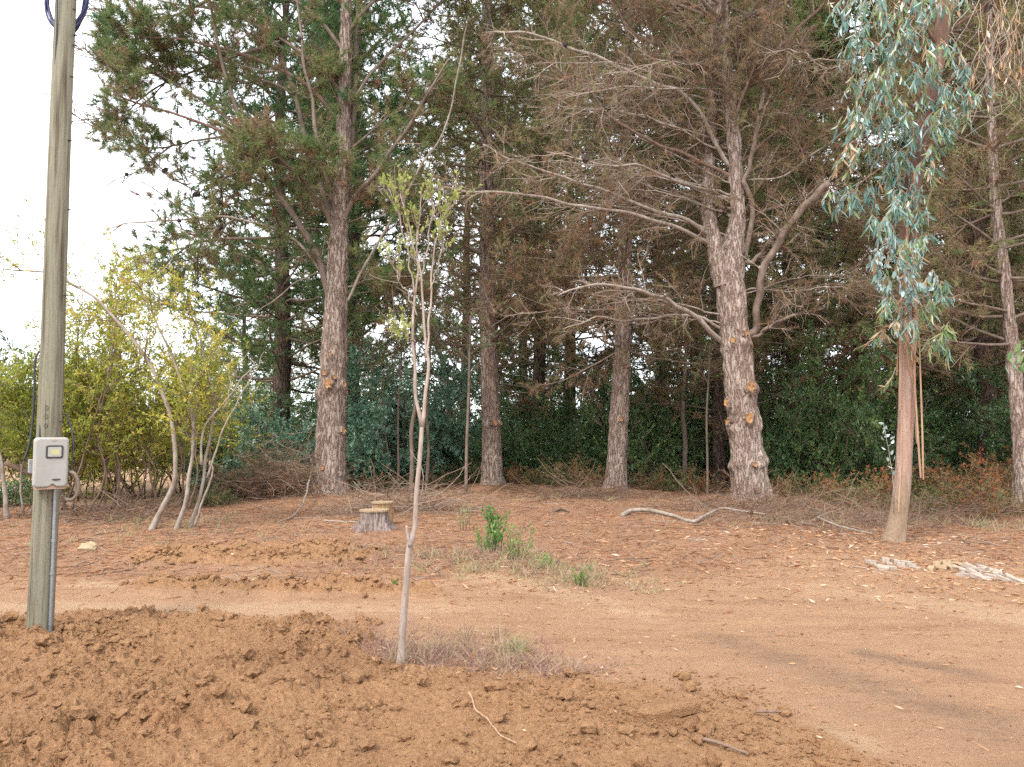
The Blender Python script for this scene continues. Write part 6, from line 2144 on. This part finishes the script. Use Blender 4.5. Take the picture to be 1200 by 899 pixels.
def litter():
    # fallen needles under the pines, thickest near them
    n = 46000
    Y = r.uniform(7.2, 21, n)
    X = r.uniform(-.8, .8, n) * Y
    till, road, pale, wood, ash = zones(X, Y)
    k = (r.random(n) < (1 - road) * .9 + .05) & (till < .4) & ~((X < -5.5) & (Y > 16))
    X, Y = X[k], Y[k]
    Z = height(X, Y) + .004
    N = len(X)
    a = r.uniform(0, 6.28, N)
    D = np.stack([np.cos(a), np.sin(a), r.normal(size=N) * .12], 1)
    V, Fc = needles(np.stack([X, Y, Z], 1), D, r.uniform(.08, .2, N), r.uniform(.006, .014, N), r)
    A = Acc()
    A.add(V, Fc, np.repeat(np.clip(r.normal(.35, .25, N), 0, .9), 3))
    # chips and bits on the track
    n = 6500
    Y = r.uniform(3.6, 12, n)
    X = r.uniform(-.75, .75, n) * Y
    till, road, pale, wood, ash = zones(X, Y)
    k = (till < .3) & (r.random(n) < .6)
    X, Y = X[k], Y[k]
    N = len(X)
    a = r.uniform(0, 6.28, N)
    D = np.stack([np.cos(a), np.sin(a), r.normal(size=N) * .2], 1)
    V, Fc = needles(np.stack([X, Y, height(X, Y) + .003], 1), D, r.uniform(.02, .09, N), r.uniform(.003, .007, N), r)
    A.add(V, Fc, np.repeat(r.choice([.0, .05, .15, .35, .6], N), 3))
    tag(A.build('fallen_needles', M['litter'], None, kind='stuff'), 'red-brown fallen pine needles and bits covering the ground', 'needles')
    # dry eucalyptus leaves
    A = Acc()
    for (px, py, sx, sy, n) in [(1060, 665, 1.1, .9, 520), (1140, 670, 1.4, .9, 420), (1000, 655, 1.5, .9, 260), (1100, 690, 1.5, .6, 240), (740, 640, 2.2, 1.3, 70), (860, 640, 1.8, 1.2, 110), (700, 700, 2.0, .8, 40), (560, 765, .6, .35, 120), (680, 695, .8, .35, 120), (900, 850, .8, .5, 35), (1050, 800, 1.0, .6, 25), (850, 760, 1.2, .6, 30), (620, 800, .9, .4, 50)]:
        b = gxy(px, py)
        X, Y = b[0] + r.normal(size=n) * sx, b[1] + r.normal(size=n) * sy
        a = r.uniform(0, 6.28, n)
        D = np.stack([np.cos(a), np.sin(a), r.normal(size=n) * .22], 1)
        s = b[1] / 10.0
        V, Fc = leaf_quads(np.stack([X, Y, height(X, Y) + .012], 1), D, r.uniform(.05, .14, n) * max(.45, min(1, s)), r.uniform(.015, .03, n) * max(.45, min(1, s)), r, .15)
        A.add(V, Fc, np.repeat(np.clip(r.normal(.62, .22, n), 0, 1), 4))
    tag(A.build('fallen_leaves', M['litter'], None, kind='stuff'), 'dry tan eucalyptus leaves strewn over the ground on the right', 'leaves')
    # small sticks
    n = 1500
    Y = r.uniform(8, 20, n)
    X = r.uniform(-.75, .75, n) * Y
    till, road, pale, wood, ash = zones(X, Y)
    k = (r.random(n) < (1 - road) * .9 + .06) & (till < .4) & ~((X < -5.5) & (Y > 16))
    X, Y = X[k], Y[k]
    N = len(X)
    a = r.uniform(0, 6.28, N)
    P = grow(np.stack([X, Y, height(X, Y) + .01], 1), np.stack([np.cos(a), np.sin(a), 0 * a], 1), r.uniform(.1, .6, N), 5, .15, 0, r)
    P[..., 2] = height(P[..., 0].ravel(), P[..., 1].ravel()).reshape(P.shape[:2]) + .006
    V, Q = tubes(P, r.uniform(.003, .008, N)[:, None] * np.linspace(1, .6, 5)[None], 3)
    A = Acc()
    A.add(V, Q, np.repeat(r.uniform(.1, 1, N), 15))
    tag(A.build('small_sticks', M['twig'], None, kind='stuff'), 'small dry sticks scattered over the needle-covered ground', 'sticks')


litter()
